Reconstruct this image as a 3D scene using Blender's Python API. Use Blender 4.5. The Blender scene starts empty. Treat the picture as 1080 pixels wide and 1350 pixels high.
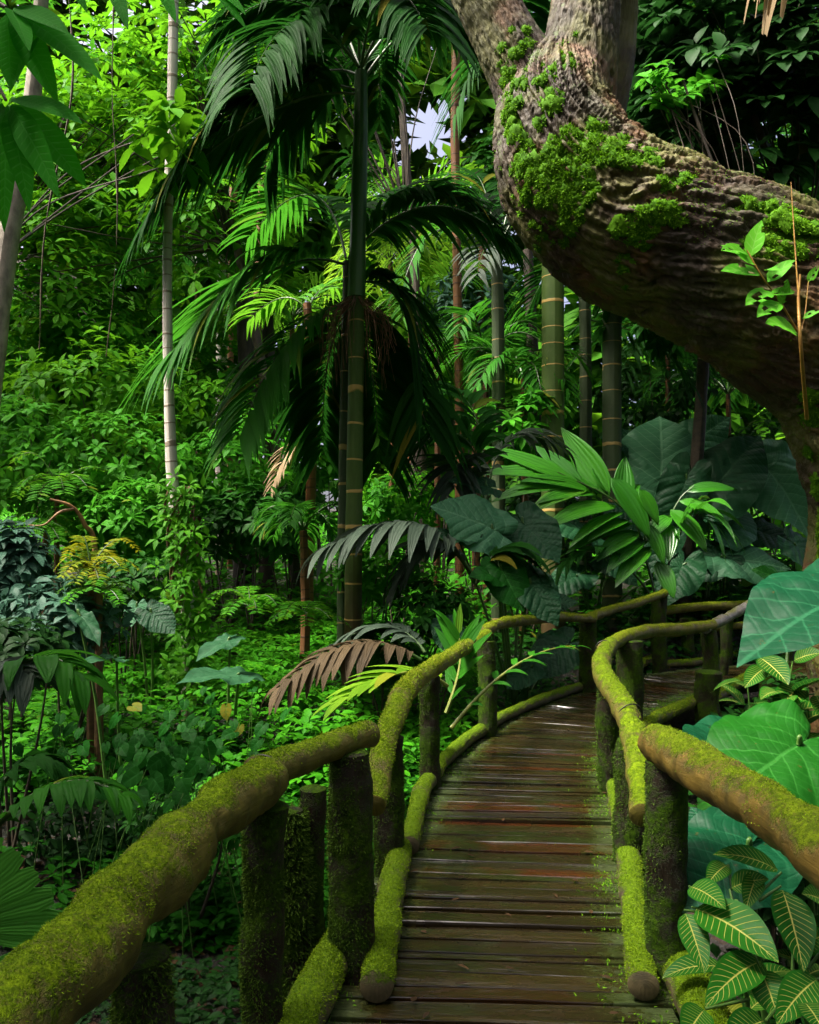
import bpy, math, random
import numpy as np
from mathutils import Vector

rng = np.random.default_rng(7)
random.seed(7)
PI = math.pi
F, CX, HY, CAMZ = 1100.0, 540.0, 740.0, 1.55      # focal length in photo pixels, horizon row, eye height
scene = bpy.context.scene
COL = scene.collection


def P(px, py, d):
    """the place d metres ahead of the eye seen at photo pixel (px, py)"""
    return np.array([(px - CX) * d / F, d, CAMZ - (py - HY) * d / F])


def nrm(a):
    a = np.asarray(a, float)
    return a / np.maximum(np.linalg.norm(a, axis=-1, keepdims=True), 1e-9)


# ------------------------------------------------------------------ noise
def _h(i, j, k):
    h = (i * 374761393 + j * 668265263 + k * 1274126177) & 0xFFFFFFFF
    h = ((h ^ (h >> 13)) * 1274126177) & 0xFFFFFFFF
    h = h ^ (h >> 16)
    return (h & 0xFFFFFF) / float(0xFFFFFF)


def vnoise(p):
    p = np.asarray(p, float)
    f = np.floor(p)
    i = f.astype(np.int64)
    t = p - f
    t = t * t * (3 - 2 * t)
    r = 0
    for a in (0, 1):
        wa = t[..., 0] if a else 1 - t[..., 0]
        for b in (0, 1):
            wb = t[..., 1] if b else 1 - t[..., 1]
            for c in (0, 1):
                wc = t[..., 2] if c else 1 - t[..., 2]
                r = r + wa * wb * wc * _h(i[..., 0] + a, i[..., 1] + b, i[..., 2] + c)
    return r * 2 - 1


def fbm(p, o=4):
    p = np.asarray(p, float)
    r, a = 0, 0.5
    for _ in range(o):
        r = r + a * vnoise(p)
        p = p * 2.03 + 17.3
        a *= 0.5
    return r


# ------------------------------------------------------------------ meshes
ORG = {}


class MB:
    def __init__(s):
        s.v, s.q, s.t3, s.uv, s.t, s.n = [], [], [], [], [], 0

    def add(s, v, quads=None, tris=None, uv=None, tint=None):
        v = np.asarray(v, float).reshape(-1, 3)
        n = len(v)
        s.v.append(v)
        s.uv.append(np.zeros((n, 2)) if uv is None else np.asarray(uv, float).reshape(n, 2))
        s.t.append(np.full(n, .5) if tint is None else np.broadcast_to(np.asarray(tint, float).reshape(-1), (n,)))
        if quads is not None and len(quads):
            s.q.append(np.asarray(quads, np.int64).reshape(-1, 4) + s.n)
        if tris is not None and len(tris):
            s.t3.append(np.asarray(tris, np.int64).reshape(-1, 3) + s.n)
        s.n += n

    def build(s, name, mat, parent=None, loc=None, smooth=True, label=None):
        v = np.concatenate(s.v)
        me = bpy.data.meshes.new(name)
        q = np.concatenate(s.q) if s.q else np.zeros((0, 4), np.int64)
        t3 = np.concatenate(s.t3) if s.t3 else np.zeros((0, 3), np.int64)
        if parent is not None:
            org = ORG[parent.name]
        elif loc is not None:
            org = np.array(loc, float)
        else:
            org = np.array([(v[:, 0].min() + v[:, 0].max()) / 2, (v[:, 1].min() + v[:, 1].max()) / 2, v[:, 2].min()])
        vv = v - org
        nl = len(q) * 4 + len(t3) * 3
        me.vertices.add(len(v))
        me.vertices.foreach_set('co', vv.astype(np.float32).ravel())
        me.loops.add(nl)
        idx = np.concatenate([q.ravel(), t3.ravel()]).astype(np.int32)
        me.loops.foreach_set('vertex_index', idx)
        me.polygons.add(len(q) + len(t3))
        st = np.concatenate([np.arange(len(q)) * 4, len(q) * 4 + np.arange(len(t3)) * 3]).astype(np.int32)
        me.polygons.foreach_set('loop_start', st)
        me.polygons.foreach_set('use_smooth', np.full(len(st), smooth))
        uv = np.concatenate(s.uv)[idx]
        ul = me.uv_layers.new(name='UVMap')
        ul.data.foreach_set('uv', uv.astype(np.float32).ravel())
        at = me.attributes.new('tint', 'FLOAT', 'POINT')
        at.data.foreach_set('value', np.concatenate(s.t).astype(np.float32))
        me.update(calc_edges=True)
        me.materials.append(mat)
        o = bpy.data.objects.new(name, me)
        COL.objects.link(o)
        if parent is not None:
            o.parent = parent
        else:
            o.location = org
        ORG[o.name] = org
        if label:
            o['label'] = label
        if name == 'moss':
            o['kind'] = 'stuff'
        return o


def tag(o, label, cat, group=None):
    o['label'] = label
    o['category'] = cat
    if group:
        o['group'] = group
    return o


def setting(o, kind='structure'):
    o['kind'] = kind
    return o


def thing(name, label, cat, loc, group=None):
    o = bpy.data.objects.new(name, None)
    o.empty_display_size = .1
    COL.objects.link(o)
    o.location = loc
    ORG[o.name] = np.array(loc, float)
    return tag(o, label, cat, group)


# ------------------------------------------------------------------ shapes
def spline(pts, n):
    pts = np.asarray(pts, float)
    if len(pts) == 2:
        return pts[0] + (pts[1] - pts[0]) * np.linspace(0, 1, n)[:, None]
    e = np.vstack([2 * pts[0] - pts[1], pts, 2 * pts[-1] - pts[-2]])
    t = np.linspace(0, len(pts) - 1, n)
    i = np.minimum(t.astype(int), len(pts) - 2)
    u = (t - i)[:, None]
    a, b, c, d = e[i], e[i + 1], e[i + 2], e[i + 3]
    return .5 * (2 * b + (c - a) * u + (2 * a - 5 * b + 4 * c - d) * u * u + (3 * b - a - 3 * c + d) * u ** 3)


def frames(p):
    t = nrm(np.gradient(p, axis=0))
    n = np.zeros_like(t)
    ref = np.array([0, 0, 1.0]) if abs(t[0, 2]) < .9 else np.array([0, -1.0, 0])
    x = ref - t[0] * np.dot(ref, t[0])
    n[0] = nrm(x)
    for i in range(1, len(p)):
        x = n[i - 1] - t[i] * np.dot(n[i - 1], t[i])
        n[i] = nrm(x)
    return t, n, np.cross(t, n)


def tube(mb, pts, rad, ns=24, nu=12, caps=(True, True), disp=None, tint=.5, smoothpath=True, curv=True):
    """a limb along pts; returns grids of surface points and normals"""
    rad = np.asarray(rad, float)
    K = len(pts)
    if rad.ndim == 0:
        rad = np.full(K, float(rad))
    if smoothpath:
        p = spline(pts, ns)
        r = np.interp(np.linspace(0, K - 1, ns), np.arange(K), rad)
    else:
        p, r, ns = np.asarray(pts, float), rad, K
    t, n, b = frames(p)
    L = np.concatenate([[0], np.cumsum(np.linalg.norm(np.diff(p, axis=0), axis=1))])
    a = np.linspace(0, 2 * PI, nu + 1)
    ca, sa = np.cos(a)[None, :, None], np.sin(a)[None, :, None]
    N = n[:, None, :] * ca + b[:, None, :] * sa
    base = p[:, None, :] + N * r[:, None, None]
    if disp is not None:
        dd = disp(base, np.broadcast_to(a[None, :], (ns, nu + 1)), np.broadcast_to(L[:, None], (ns, nu + 1)), r[:, None])
        dd[:, -1] = dd[:, 0]
        base = base + N * dd[..., None]
    W = nu + 1
    i, j = np.meshgrid(np.arange(ns - 1), np.arange(nu), indexing='ij')
    q = np.stack([i * W + j, i * W + j + 1, (i + 1) * W + j + 1, (i + 1) * W + j], -1).reshape(-1, 4)
    uv = np.stack([np.broadcast_to(a[None, :] / (2 * PI), (ns, W)), np.broadcast_to(L[:, None], (ns, W))], -1)
    mb.add(base, quads=q, uv=uv, tint=tint)
    for end, on in ((0, caps[0]), (-1, caps[1])):
        if not on:
            continue
        ring = base[end]
        c = ring[:-1].mean(0)
        s = -1 if end == 0 else 1
        dome = t[end] * s * r[end] * .12
        r2 = c + (ring - c) * .86 + dome * .75
        cc = c + dome
        vv = np.vstack([ring, r2, cc[None]])
        k = np.arange(nu)
        qq = np.stack([k, k + 1, W + k + 1, W + k], -1)
        tt = np.stack([W + k, W + k + 1, np.full(nu, 2 * W)], -1)
        if s < 0:
            qq, tt = qq[:, ::-1], tt[:, ::-1]
        cu = np.stack([np.linspace(0, 1, W), np.full(W, L[end])], -1)
        mb.add(vv, quads=qq, tris=tt, uv=np.vstack([cu, cu, [[.5, L[end]]]]), tint=tint)
    return base[:, :-1], N[:, :-1]


PROF = {
    'ovate': lambda t: np.sin(PI * np.clip(t, 0, 1) ** .75) ** .85 + .015,
    'lance': lambda t: np.clip(np.sin(PI * t ** .62), 0, 1) ** 1.0 * (1 - .25 * t) + .015,
    'obov': lambda t: np.sin(PI * np.clip(t, 0, 1) ** 1.45) ** .8 + .02,
    'strap': lambda t: np.minimum(1, .25 + t * 5) * np.minimum(1, (1.02 - t) * 2.2) ** .8,
    'blunt': lambda t: np.minimum(1, .22 + t * 2.2) * np.minimum(1, (1.08 - t) * 5) ** .7,
    'heart': lambda t: np.minimum(1, (.42 + t * 4.2)) * np.clip(1.01 - t, 0, 1) ** .62 * 1.05,
    'blade': lambda t: 1 - .85 * t,
}


def strips(mb, p0, d0, n0, L, W, seg=4, nw=2, grav=.4, fold=.15, prof='ovate', tint=None, wav=0., ripple=0., petiole=0.):
    """many curved leaves at once; each starts at p0 along d0 with its upper face towards n0"""
    p0 = np.asarray(p0, float).reshape(-1, 3)
    N = len(p0)
    if N == 0:
        return
    d = nrm(np.broadcast_to(np.asarray(d0, float), (N, 3)).copy())
    n = np.broadcast_to(np.asarray(n0, float), (N, 3)).copy()
    L = np.broadcast_to(np.asarray(L, float).reshape(-1), (N,))
    W = np.broadcast_to(np.asarray(W, float).reshape(-1), (N,))
    g = np.broadcast_to(np.asarray(grav, float).reshape(-1), (N,))
    tint = rng.random(N) if tint is None else np.broadcast_to(np.asarray(tint, float).reshape(-1), (N,))
    f = PROF[prof] if isinstance(prof, str) else prof
    tt = np.linspace(0, 1, seg + 1)
    us = np.linspace(-1, 1, nw + 1)
    p = p0 + d * (L * petiole)[:, None]
    V = np.zeros((N, seg + 1, nw + 1, 3))
    down = np.array([0, 0, -1.0])
    ph = rng.random(N) * 6.28
    for k, t in enumerate(tt):
        n = n - d * np.sum(n * d, 1, keepdims=True)
        n = nrm(n)
        x = np.cross(d, n)
        hw = W * .5 * float(f(np.float64(t)))
        for m, u in enumerate(us):
            h = fold * abs(u) * hw + wav * W * np.sin(t * 9 + ph + u) * abs(u)
            if ripple:
                h = h + ripple * W * ((m % 2) - .5)
            V[:, k, m] = p + x * (u * hw)[:, None] + n * h[:, None]
        p = p + d * (L / seg)[:, None]
        d = nrm(d + down * (g / seg)[:, None])
    Wd = nw + 1
    i, j = np.meshgrid(np.arange(seg), np.arange(nw), indexing='ij')
    q = np.stack([i * Wd + j, i * Wd + j + 1, (i + 1) * Wd + j + 1, (i + 1) * Wd + j], -1).reshape(-1, 4)
    K = (seg + 1) * Wd
    q = (np.arange(N)[:, None, None] * K + q[None]).reshape(-1, 4)
    uv = np.stack(np.broadcast_arrays((us * .5 + .5)[None, None, :], tt[None, :, None]), -1)
    uv = np.broadcast_to(uv, (N, seg + 1, Wd, 2))
    mb.add(V.reshape(-1, 3), quads=q, uv=uv.reshape(-1, 2), tint=np.repeat(tint, K))


def rdir(n, zlo=-1., zhi=1.):
    z = rng.uniform(zlo, zhi, n)
    a = rng.uniform(0, 2 * PI, n)
    s = np.sqrt(np.maximum(0, 1 - z * z))
    return np.stack([s * np.cos(a), s * np.sin(a), z], -1)


def whorls(mb, C, axis, k, L, W, elev=(.0, .5), grav=.7, prof='lance', seg=4, nw=2, fold=.2, tint=None, lv=.25, petiole=.12):
    """whorls of k leaves round each shoot tip C pointing along axis"""
    C = np.asarray(C, float)
    N = len(C)
    ax = nrm(np.broadcast_to(axis, (N, 3)))
    r = nrm(np.cross(ax, rdir(N)))
    s = np.cross(ax, r)
    th = (np.arange(k)[None, :] / k * 2 * PI + rng.uniform(-.35, .35, (N, k)))
    e = rng.uniform(elev[0], elev[1], (N, k))
    d = (r[:, None] * np.cos(th)[..., None] + s[:, None] * np.sin(th)[..., None]) * np.cos(e)[..., None] + ax[:, None] * np.sin(e)[..., None]
    ll = L * rng.uniform(1 - lv, 1 + lv, (N, k))
    ti = (rng.random((N, 1)) * .6 + rng.random((N, k)) * .4) if tint is None else np.broadcast_to(tint, (N, k))
    strips(mb, np.repeat(C, k, 0), d.reshape(-1, 3), np.repeat(ax, k, 0) * .6 + np.array([0, 0, .6]), ll.ravel(), ll.ravel() * W / L,
           seg=seg, nw=nw, grav=grav, fold=fold, prof=prof, tint=ti.ravel(), petiole=petiole)


def blob(n, c, r, lo=.45, hollow=1.0, seed=0., zlo=-.5, rough=.35):
    """n shoot tips in an uneven crown round c with radii r, and their outward directions"""
    u = rdir(n, zlo, 1.)
    m = 1 + rough * fbm(u * 1.7 + seed * 7.7, 3) * 2
    k = lo + (1 - lo) * rng.random(n) ** (1 / 2.2)
    r = np.asarray(r, float)
    return np.asarray(c) + u * r * (m * k)[:, None], nrm(u / r)


# ------------------------------------------------------------------ materials
class NT:
    def __init__(s, name):
        s.m = bpy.data.materials.new(name)
        s.m.use_nodes = True
        s.t = s.m.node_tree
        s.t.nodes.clear()
        s.out = s.n('ShaderNodeOutputMaterial')

    def n(s, ty, **kw):
        nd = s.t.nodes.new(ty)
        for k, v in kw.items():
            if k.startswith('_'):
                setattr(nd, k[1:], v)
            else:
                s.set(nd.inputs[k.replace('__', ' ')] if not k[0].isdigit() else nd.inputs[int(k)], v)
        return nd

    def set(s, inp, v):
        if isinstance(v, bpy.types.NodeSocket):
            s.t.links.new(v, inp)
        else:
            if isinstance(v, tuple) and len(v) == 3 and inp.type == 'RGBA':
                v = (*v, 1)
            inp.default_value = v

    def math(s, op, a, b=0., c=0., clamp=False):
        nd = s.t.nodes.new('ShaderNodeMath')
        nd.operation = op
        nd.use_clamp = clamp
        s.set(nd.inputs[0], a)
        s.set(nd.inputs[1], b)
        s.set(nd.inputs[2], c)
        return nd.outputs[0]

    def mix(s, f, a, b, blend='MIX'):
        nd = s.t.nodes.new('ShaderNodeMix')
        nd.data_type = 'RGBA'
        nd.blend_type = blend
        s.set(nd.inputs[0], f)
        s.set(nd.inputs[6], a)
        s.set(nd.inputs[7], b)
        return nd.outputs[2]

    def noise(s, vec, scale, detail=4, rough=.6, dist=0.):
        nd = s.n('ShaderNodeTexNoise', Scale=scale, Detail=detail, Roughness=rough, Distortion=dist)
        if vec is not None:
            s.set(nd.inputs['Vector'], vec)
        return nd.outputs['Fac']

    def ramp(s, f, stops):
        nd = s.t.nodes.new('ShaderNodeValToRGB')
        s.set(nd.inputs[0], f)
        cr = nd.color_ramp
        while len(cr.elements) < len(stops):
            cr.elements.new(.5)
        for e, (p, c) in zip(cr.elements, stops):
            e.position = p
            e.color = (*c, 1) if isinstance(c, tuple) else (c, c, c, 1)
        return nd.outputs[0]

    def smooth(s, x, lo, hi, a=0., b=1.):
        nd = s.t.nodes.new('ShaderNodeMapRange')
        nd.interpolation_type = 'SMOOTHSTEP'
        s.set(nd.inputs[0], x)
        s.set(nd.inputs[1], lo)
        s.set(nd.inputs[2], hi)
        s.set(nd.inputs[3], a)
        s.set(nd.inputs[4], b)
        return nd.outputs[0]

    def scale(s, vec, sc):
        nd = s.t.nodes.new('ShaderNodeMapping')
        s.set(nd.inputs[0], vec)
        nd.inputs['Scale'].default_value = sc
        return nd.outputs[0]

    def uv(s):
        nd = s.n('ShaderNodeUVMap')
        sp = s.n('ShaderNodeSeparateXYZ')
        s.set(sp.inputs[0], nd.outputs[0])
        return nd.outputs[0], sp.outputs[0], sp.outputs[1]

    def pos(s):
        return s.n('ShaderNodeTexCoord').outputs['Object']

    def nz(s):
        g = s.n('ShaderNodeNewGeometry')
        sp = s.n('ShaderNodeSeparateXYZ')
        s.set(sp.inputs[0], g.outputs['Normal'])
        return sp.outputs[2]

    def tint(s):
        return s.n('ShaderNodeAttribute', _attribute_name='tint').outputs['Fac']

    def bump(s, h, st=.5, dist=.01, normal=None):
        nd = s.n('ShaderNodeBump', Strength=st, Distance=dist)
        s.set(nd.inputs['Height'], h)
        if normal is not None:
            s.set(nd.inputs['Normal'], normal)
        return nd.outputs[0]

    def finish(s, sh):
        s.t.links.new(sh, s.out.inputs[0])
        return s.m


def leaf_mat(name, dark, light, rough=.38, transl=.3, tcol=None, vein=None, nv=8., vstr=.5, mid=.05, slope=2.2, pleat=0., bump=.25, edge=None, spec=.28, vw=.18, sat=True):
    s = NT(name)
    if sat:
        dark, light = [(c[0] * .72, c[1] * 1.1, c[2] * .45) for c in (dark, light)]
    rough = rough + (.16 if spec == .28 else .02)
    spec = .10 if spec == .28 else spec
    ti = s.tint()
    _, u, v = s.uv()
    obj = s.pos()
    nz = s.noise(obj, 9., 3)
    c = s.mix(s.math('ADD', s.math('MULTIPLY', ti, .75), s.math('MULTIPLY', s.math('SUBTRACT', nz, .3), .5), clamp=True), dark, light)
    if sat:
        c = s.mix(s.math('MULTIPLY', s.smooth(ti, .955, .985), .6), c, (.22, .17, .015))
    c = s.mix(s.math('MULTIPLY', s.smooth(s.noise(obj, 26., 3, .7), .66, .72), .45), c, (.05, .035, .008))
    du = s.math('ABSOLUTE', s.math('SUBTRACT', u, .5))
    fine = s.noise(obj, 160., 2)
    h = s.math('MULTIPLY', fine, .15)
    if edge is not None:
        c = s.mix(s.smooth(du, .40, .5), c, edge)
    if vein is not None:
        m = s.smooth(du, 0., mid, 1., 0.)
        w = s.math('FRACT', s.math('SUBTRACT', s.math('MULTIPLY', v, nv), s.math('MULTIPLY', du, slope)))
        tri = s.math('ABSOLUTE', s.math('SUBTRACT', w, .5))
        sv = s.smooth(tri, .5 - vw, .5, 0., 1.)
        sv = s.math('MULTIPLY', sv, s.smooth(du, .47, .36, 0., 1.))
        vm = s.math('MAXIMUM', m, sv)
        c = s.mix(s.math('MULTIPLY', vm, vstr), c, vein)
        h = s.math('SUBTRACT', h, s.math('MULTIPLY', vm, .6))
    if pleat:
        h = s.math('ADD', h, s.math('MULTIPLY', s.math('SINE', s.math('MULTIPLY', u, pleat * 6.283)), .5))
    nb = s.bump(h, bump, .004)
    r = s.math('ADD', rough - .1, s.math('MULTIPLY', s.noise(obj, 30., 3), .25))
    pr = s.n('ShaderNodeBsdfPrincipled', Base__Color=c, Roughness=r, Normal=nb, Specular__IOR__Level=spec)
    tc = s.mix(.65, c, tcol or tuple(min(1, x * 1.7 + .01) for x in light))
    tr = s.n('ShaderNodeBsdfTranslucent', Color=tc)
    mx = s.n('ShaderNodeMixShader')
    s.set(mx.inputs[0], transl)
    s.t.links.new(pr.outputs[0], mx.inputs[1])
    s.t.links.new(tr.outputs[0], mx.inputs[2])
    return s.finish(mx.outputs[0])


def ear_mat(name, dark, light, vein, K=6., rough=.36, vstr=.35, ribs=1.):
    """u counts along the side veins, v is the distance from the midrib"""
    s = NT(name)
    _, u, v = s.uv()
    obj = s.pos()
    c = s.mix(s.math('ADD', s.math('MULTIPLY', s.tint(), .6), s.math('MULTIPLY', s.noise(obj, 5., 4), .5), clamp=True), dark, light)
    d = s.math('ABSOLUTE', s.math('SUBTRACT', s.math('FRACT', s.math('MULTIPLY', u, K)), .5))
    vm = s.math('MULTIPLY', s.smooth(d, 0., .07, 1., 0.), s.smooth(v, .55, .15))
    vm = s.math('MAXIMUM', vm, s.smooth(v, .006, .022, 1., 0.))
    d2 = s.math('ABSOLUTE', s.math('SUBTRACT', s.math('FRACT', s.math('ADD', s.math('MULTIPLY', u, K * 2.3), s.math('MULTIPLY', v, 16.))), .5))
    fine = s.noise(obj, 40., 3)
    c = s.mix(s.math('MULTIPLY', vm, vstr), c, vein)
    c = s.mix(s.math('MULTIPLY', s.smooth(d2, .10, 0.), vstr * .35), c, vein)
    c = s.mix(s.math('MULTIPLY', s.smooth(s.noise(obj, 30., 3, .7), .66, .72), .6), c, (.07, .05, .01))
    h = s.math('ADD', s.math('MULTIPLY', s.smooth(d, 0., .35, 0., 1.), .9), s.math('ADD', s.math('MULTIPLY', fine, .5), s.math('MULTIPLY', s.smooth(d2, 0., .25), .35)))
    nb = s.bump(h, .6 * ribs, .014 * ribs)
    r = s.math('ADD', rough - .02, s.math('MULTIPLY', s.noise(obj, 14., 3), .25))
    pr = s.n('ShaderNodeBsdfPrincipled', Base__Color=c, Roughness=r, Normal=nb, Specular__IOR__Level=.03 + .15 * ribs)
    tr = s.n('ShaderNodeBsdfTranslucent', Color=s.mix(.5, c, tuple(min(1, x * 1.6) for x in light)))
    mx = s.n('ShaderNodeMixShader')
    s.set(mx.inputs[0], .22)
    s.t.links.new(pr.outputs[0], mx.inputs[1])
    s.t.links.new(tr.outputs[0], mx.inputs[2])
    return s.finish(mx.outputs[0])


def log_mat(name, bark_a, bark_b, bare, moss_a, moss_b, cover=.5, rough=.55, upw=.9, barethr=.70):
    """round timber: fibrous bark, bare worn patches, moss growing mostly on the upper side"""
    s = NT(name)
    uvv, u, v = s.uv()
    obj = s.pos()
    grain = s.noise(s.scale(uvv, (22., 5., 1.)), 1., 6, .65, .6)
    big = s.noise(obj, 6., 7, .70, .3)
    c = s.mix(grain, bark_a, bark_b)
    bp = s.smooth(s.noise(s.scale(obj, (1, 1, 1)), 4.1, 3, .5, .4), barethr, barethr + .05)
    c = s.mix(s.math('MULTIPLY', bp, s.smooth(grain, .3, .6)), c, bare)
    grime = s.smooth(s.noise(obj, 12., 5), .35, .6)
    c = s.mix(grime, s.mix(.55, c, (.012, .012, .006)), c)
    up = s.nz()
    fine = s.noise(obj, 120., 4, .7)
    mm = s.math('ADD', s.math('ADD', s.math('MULTIPLY', up, upw * .35), s.math('MULTIPLY', big, 1.1)), s.math('MULTIPLY', fine, .35))
    mk = s.math('MULTIPLY', s.smooth(mm, 1.00 - cover * .6, 1.20 - cover * .6), s.smooth(fine, .30, .5, .55, 1.))
    mc = s.mix(s.smooth(s.noise(obj, 45., 4, .7), .3, .7), moss_a, moss_b)
    c = s.mix(mk, c, mc)
    h = s.math('ADD', s.math('MULTIPLY', grain, .5), s.math('MULTIPLY', mk, s.math('ADD', .4, fine)))
    nb = s.bump(h, .7, .012)
    r = s.mix(mk, (rough,) * 3, (.85,) * 3)
    pr = s.n('ShaderNodeBsdfPrincipled', Base__Color=c, Roughness=r, Normal=nb, Specular__IOR__Level=s.math('SUBTRACT', .24, s.math('MULTIPLY', mk, .18)))
    return s.finish(pr.outputs[0])


def palm_trunk_mat(name, a, b, ring, spacing=.34, ringw=.05, lichen=(.2, .22, .16), lich=.3, low=None, lowlen=1.5):
    s = NT(name)
    uvv, u, v = s.uv()
    obj = s.pos()
    cv = s.n('ShaderNodeCombineXYZ', Z=v)
    j = s.math('ADD', v, s.math('ADD', s.math('MULTIPLY', s.math('SUBTRACT', s.noise(cv.outputs[0], 1.6, 2), .5), .8), s.math('MULTIPLY', s.noise(obj, 3., 2), .04)))
    fr = s.math('ABSOLUTE', s.math('SUBTRACT', s.math('FRACT', s.math('DIVIDE', j, spacing)), .5))
    rg = s.smooth(fr, ringw, ringw * .6, 0., 1.)
    n1 = s.noise(s.scale(uvv, (9., 3., 1.)), 1., 5)
    c = s.mix(n1, a, b)
    if low is not None:
        c = s.mix(s.smooth(s.math('ADD', v, s.math('MULTIPLY', n1, .8)), lowlen, lowlen + 1.2, 1., 0.), c, low)
    c = s.mix(s.math('MULTIPLY', s.smooth(s.noise(obj, 11., 5, .65), .55, .68), lich), c, lichen)
    c = s.mix(rg, c, ring)
    h = s.math('ADD', rg, s.math('MULTIPLY', n1, .4))
    pr = s.n('ShaderNodeBsdfPrincipled', Base__Color=c, Roughness=.55, Normal=s.bump(h, .5, .01), Specular__IOR__Level=.2)
    return s.finish(pr.outputs[0])


def plain_mat(name, a, b, scale=12., rough=.6, bump=.5, stretch=(1, 1, 1), use_uv=False):
    s = NT(name)
    vec = s.scale(s.uv()[0] if use_uv else s.pos(), stretch)
    n1 = s.noise(vec, scale, 6, .65)
    c = s.mix(s.smooth(n1, .3, .7), a, b)
    pr = s.n('ShaderNodeBsdfPrincipled', Base__Color=c, Roughness=rough, Normal=s.bump(n1, bump, .02))
    return s.finish(pr.outputs[0])

# ================================================================== camera, light, air
cd = bpy.data.cameras.new('camera')
cam = bpy.data.objects.new('camera', cd)
COL.objects.link(cam)
cam.location = (0, 0, CAMZ)
cam.rotation_euler = (PI / 2, 0, 0)
cd.sensor_fit = 'VERTICAL'
cd.sensor_height = 36
cd.sensor_width = 28.8
cd.lens = F / 1350 * 36
cd.shift_y = (HY - 675) / 1350
cd.clip_end = 600
cd.clip_start = .05
scene.camera = cam

SUN_EL, SUN_AZ = math.radians(60), math.radians(-104)      # from the left, high
sdir = Vector((math.sin(SUN_AZ) * math.cos(SUN_EL), math.cos(SUN_AZ) * math.cos(SUN_EL), math.sin(SUN_EL)))
sl = bpy.data.lights.new('sun', 'SUN')
sl.energy = 3.0
sl.angle = math.radians(12)
sl.color = (1, .95, .84)
so = bpy.data.objects.new('sun', sl)
COL.objects.link(so)
so.rotation_euler = sdir.to_track_quat('Z', 'Y').to_euler()
so.location = (-6, 8, 20)
w = bpy.data.worlds.new('World')
scene.world = w
w.use_nodes = True
wt = w.node_tree
wt.nodes.clear()
sky = wt.nodes.new('ShaderNodeTexSky')
sky.sky_type = 'NISHITA'
sky.sun_disc = False
sky.sun_elevation = SUN_EL
sky.sun_rotation = SUN_AZ
sky.dust_density = 9
sky.air_density = .35
sky.ozone_density = .3
bg = wt.nodes.new('ShaderNodeBackground')
bg.inputs[1].default_value = .15
wo = wt.nodes.new('ShaderNodeOutputWorld')
wt.links.new(sky.outputs[0], bg.inputs[0])
wt.links.new(bg.outputs[0], wo.inputs[0])
vs = scene.view_settings
vs.view_transform = 'Standard'
vs.look = 'None'
vs.gamma = 1
vs.exposure = 2.02
cy = scene.cycles
cy.use_denoising = True
try:
    cy.denoiser = 'OPENIMAGEDENOISE'
except Exception:
    pass
cy.max_bounces = 7
cy.diffuse_bounces = 4
cy.glossy_bounces = 3
cy.transmission_bounces = 4
cy.transparent_max_bounces = 4
cy.sample_clamp_indirect = 6
cy.caustics_reflective = False
cy.caustics_refractive = False

# ================================================================== ground
PATH = spline([(0, -3), (.05, 0), (.30, 2.8), (.51, 4.16), (.845, 5.9), (1.25, 7.4), (1.8, 8.6), (2.6, 9.7), (3.6, 10.9), (4.9, 11.8), (7, 12.6), (10, 13.2)], 400)


def pathdist(x, y):
    q = np.stack([np.asarray(x, float).ravel(), np.asarray(y, float).ravel()], -1)
    out = np.full(len(q), 1e9)
    for k in range(0, 400, 3):
        out = np.minimum(out, np.hypot(q[:, 0] - PATH[k, 0], q[:, 1] - PATH[k, 1]))
    return out.reshape(np.shape(x))


def gz(x, y):
    x = np.asarray(x, float)
    y = np.asarray(y, float)
    t = np.clip((y - 3.5) / 14, 0, 1)
    t = t * t * (3 - 2 * t) * 1.0
    left = np.clip((1.5 - x) / 5, 0, 1)
    z = -.8 + t * (1.1 + .8 * left) + np.clip((y - 17) / 40, 0, 1) * 4 + np.clip((-x - 4) / 20, 0, 1) * 1.5
    z = z + np.clip((x - 1.2) / 2, 0, 1) * .35
    p3 = np.stack(np.broadcast_arrays(x * .45, y * .45, np.zeros_like(x)), -1)
    z = z + .16 * fbm(p3, 4)
    d = pathdist(x, y)
    f = np.clip((d - .7) / 1.1, 0, 1)
    return np.where(f < 1, np.minimum(z, -.5 + (z + .5) * f), z)


def G(px, d, dz=0.):
    x = (px - CX) * d / F
    return np.array([x, d, float(gz(np.array([x]), np.array([d]))[0]) + dz])


xs = np.concatenate([np.linspace(-150, -16, 20)[:-1], np.linspace(-16, 16, 170), np.linspace(16, 150, 20)[1:]])
ys = np.concatenate([np.linspace(-120, -4, 14)[:-1], np.linspace(-4, 30, 180), np.linspace(30, 200, 22)[1:]])
gx, gy = np.meshgrid(xs, ys, indexing='ij')
g3 = np.stack([gx, gy, gz(gx, gy)], -1)
g3[..., 2] += .035 * fbm(g3 * np.array([3.5, 3.5, 0]), 3)
mb = MB()
i, j = np.meshgrid(np.arange(len(xs) - 1), np.arange(len(ys) - 1), indexing='ij')
W = len(ys)
mb.add(g3, quads=np.stack([i * W + j, (i + 1) * W + j, (i + 1) * W + j + 1, i * W + j + 1], -1), uv=np.stack([gx, gy], -1))
s = NT('leaf_litter_soil')
o_ = s.pos()
vor = s.n('ShaderNodeTexVoronoi', Scale=22.)
s.set(vor.inputs['Vector'], o_)
c = s.mix(s.noise(o_, 6., 6), (.004, .003, .0018), (.014, .009, .005))
c = s.mix(s.smooth(s.noise(o_, 1.6, 4), .45, .62), c, (.005, .014, .002))
c = s.mix(s.smooth(vor.outputs['Color'], .72, .8), c, (.035, .017, .007))
pr = s.n('ShaderNodeBsdfPrincipled', Base__Color=c, Roughness=.7, Normal=s.bump(s.math('ADD', s.noise(o_, 18., 6), vor.outputs['Distance']), .8, .03))
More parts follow.
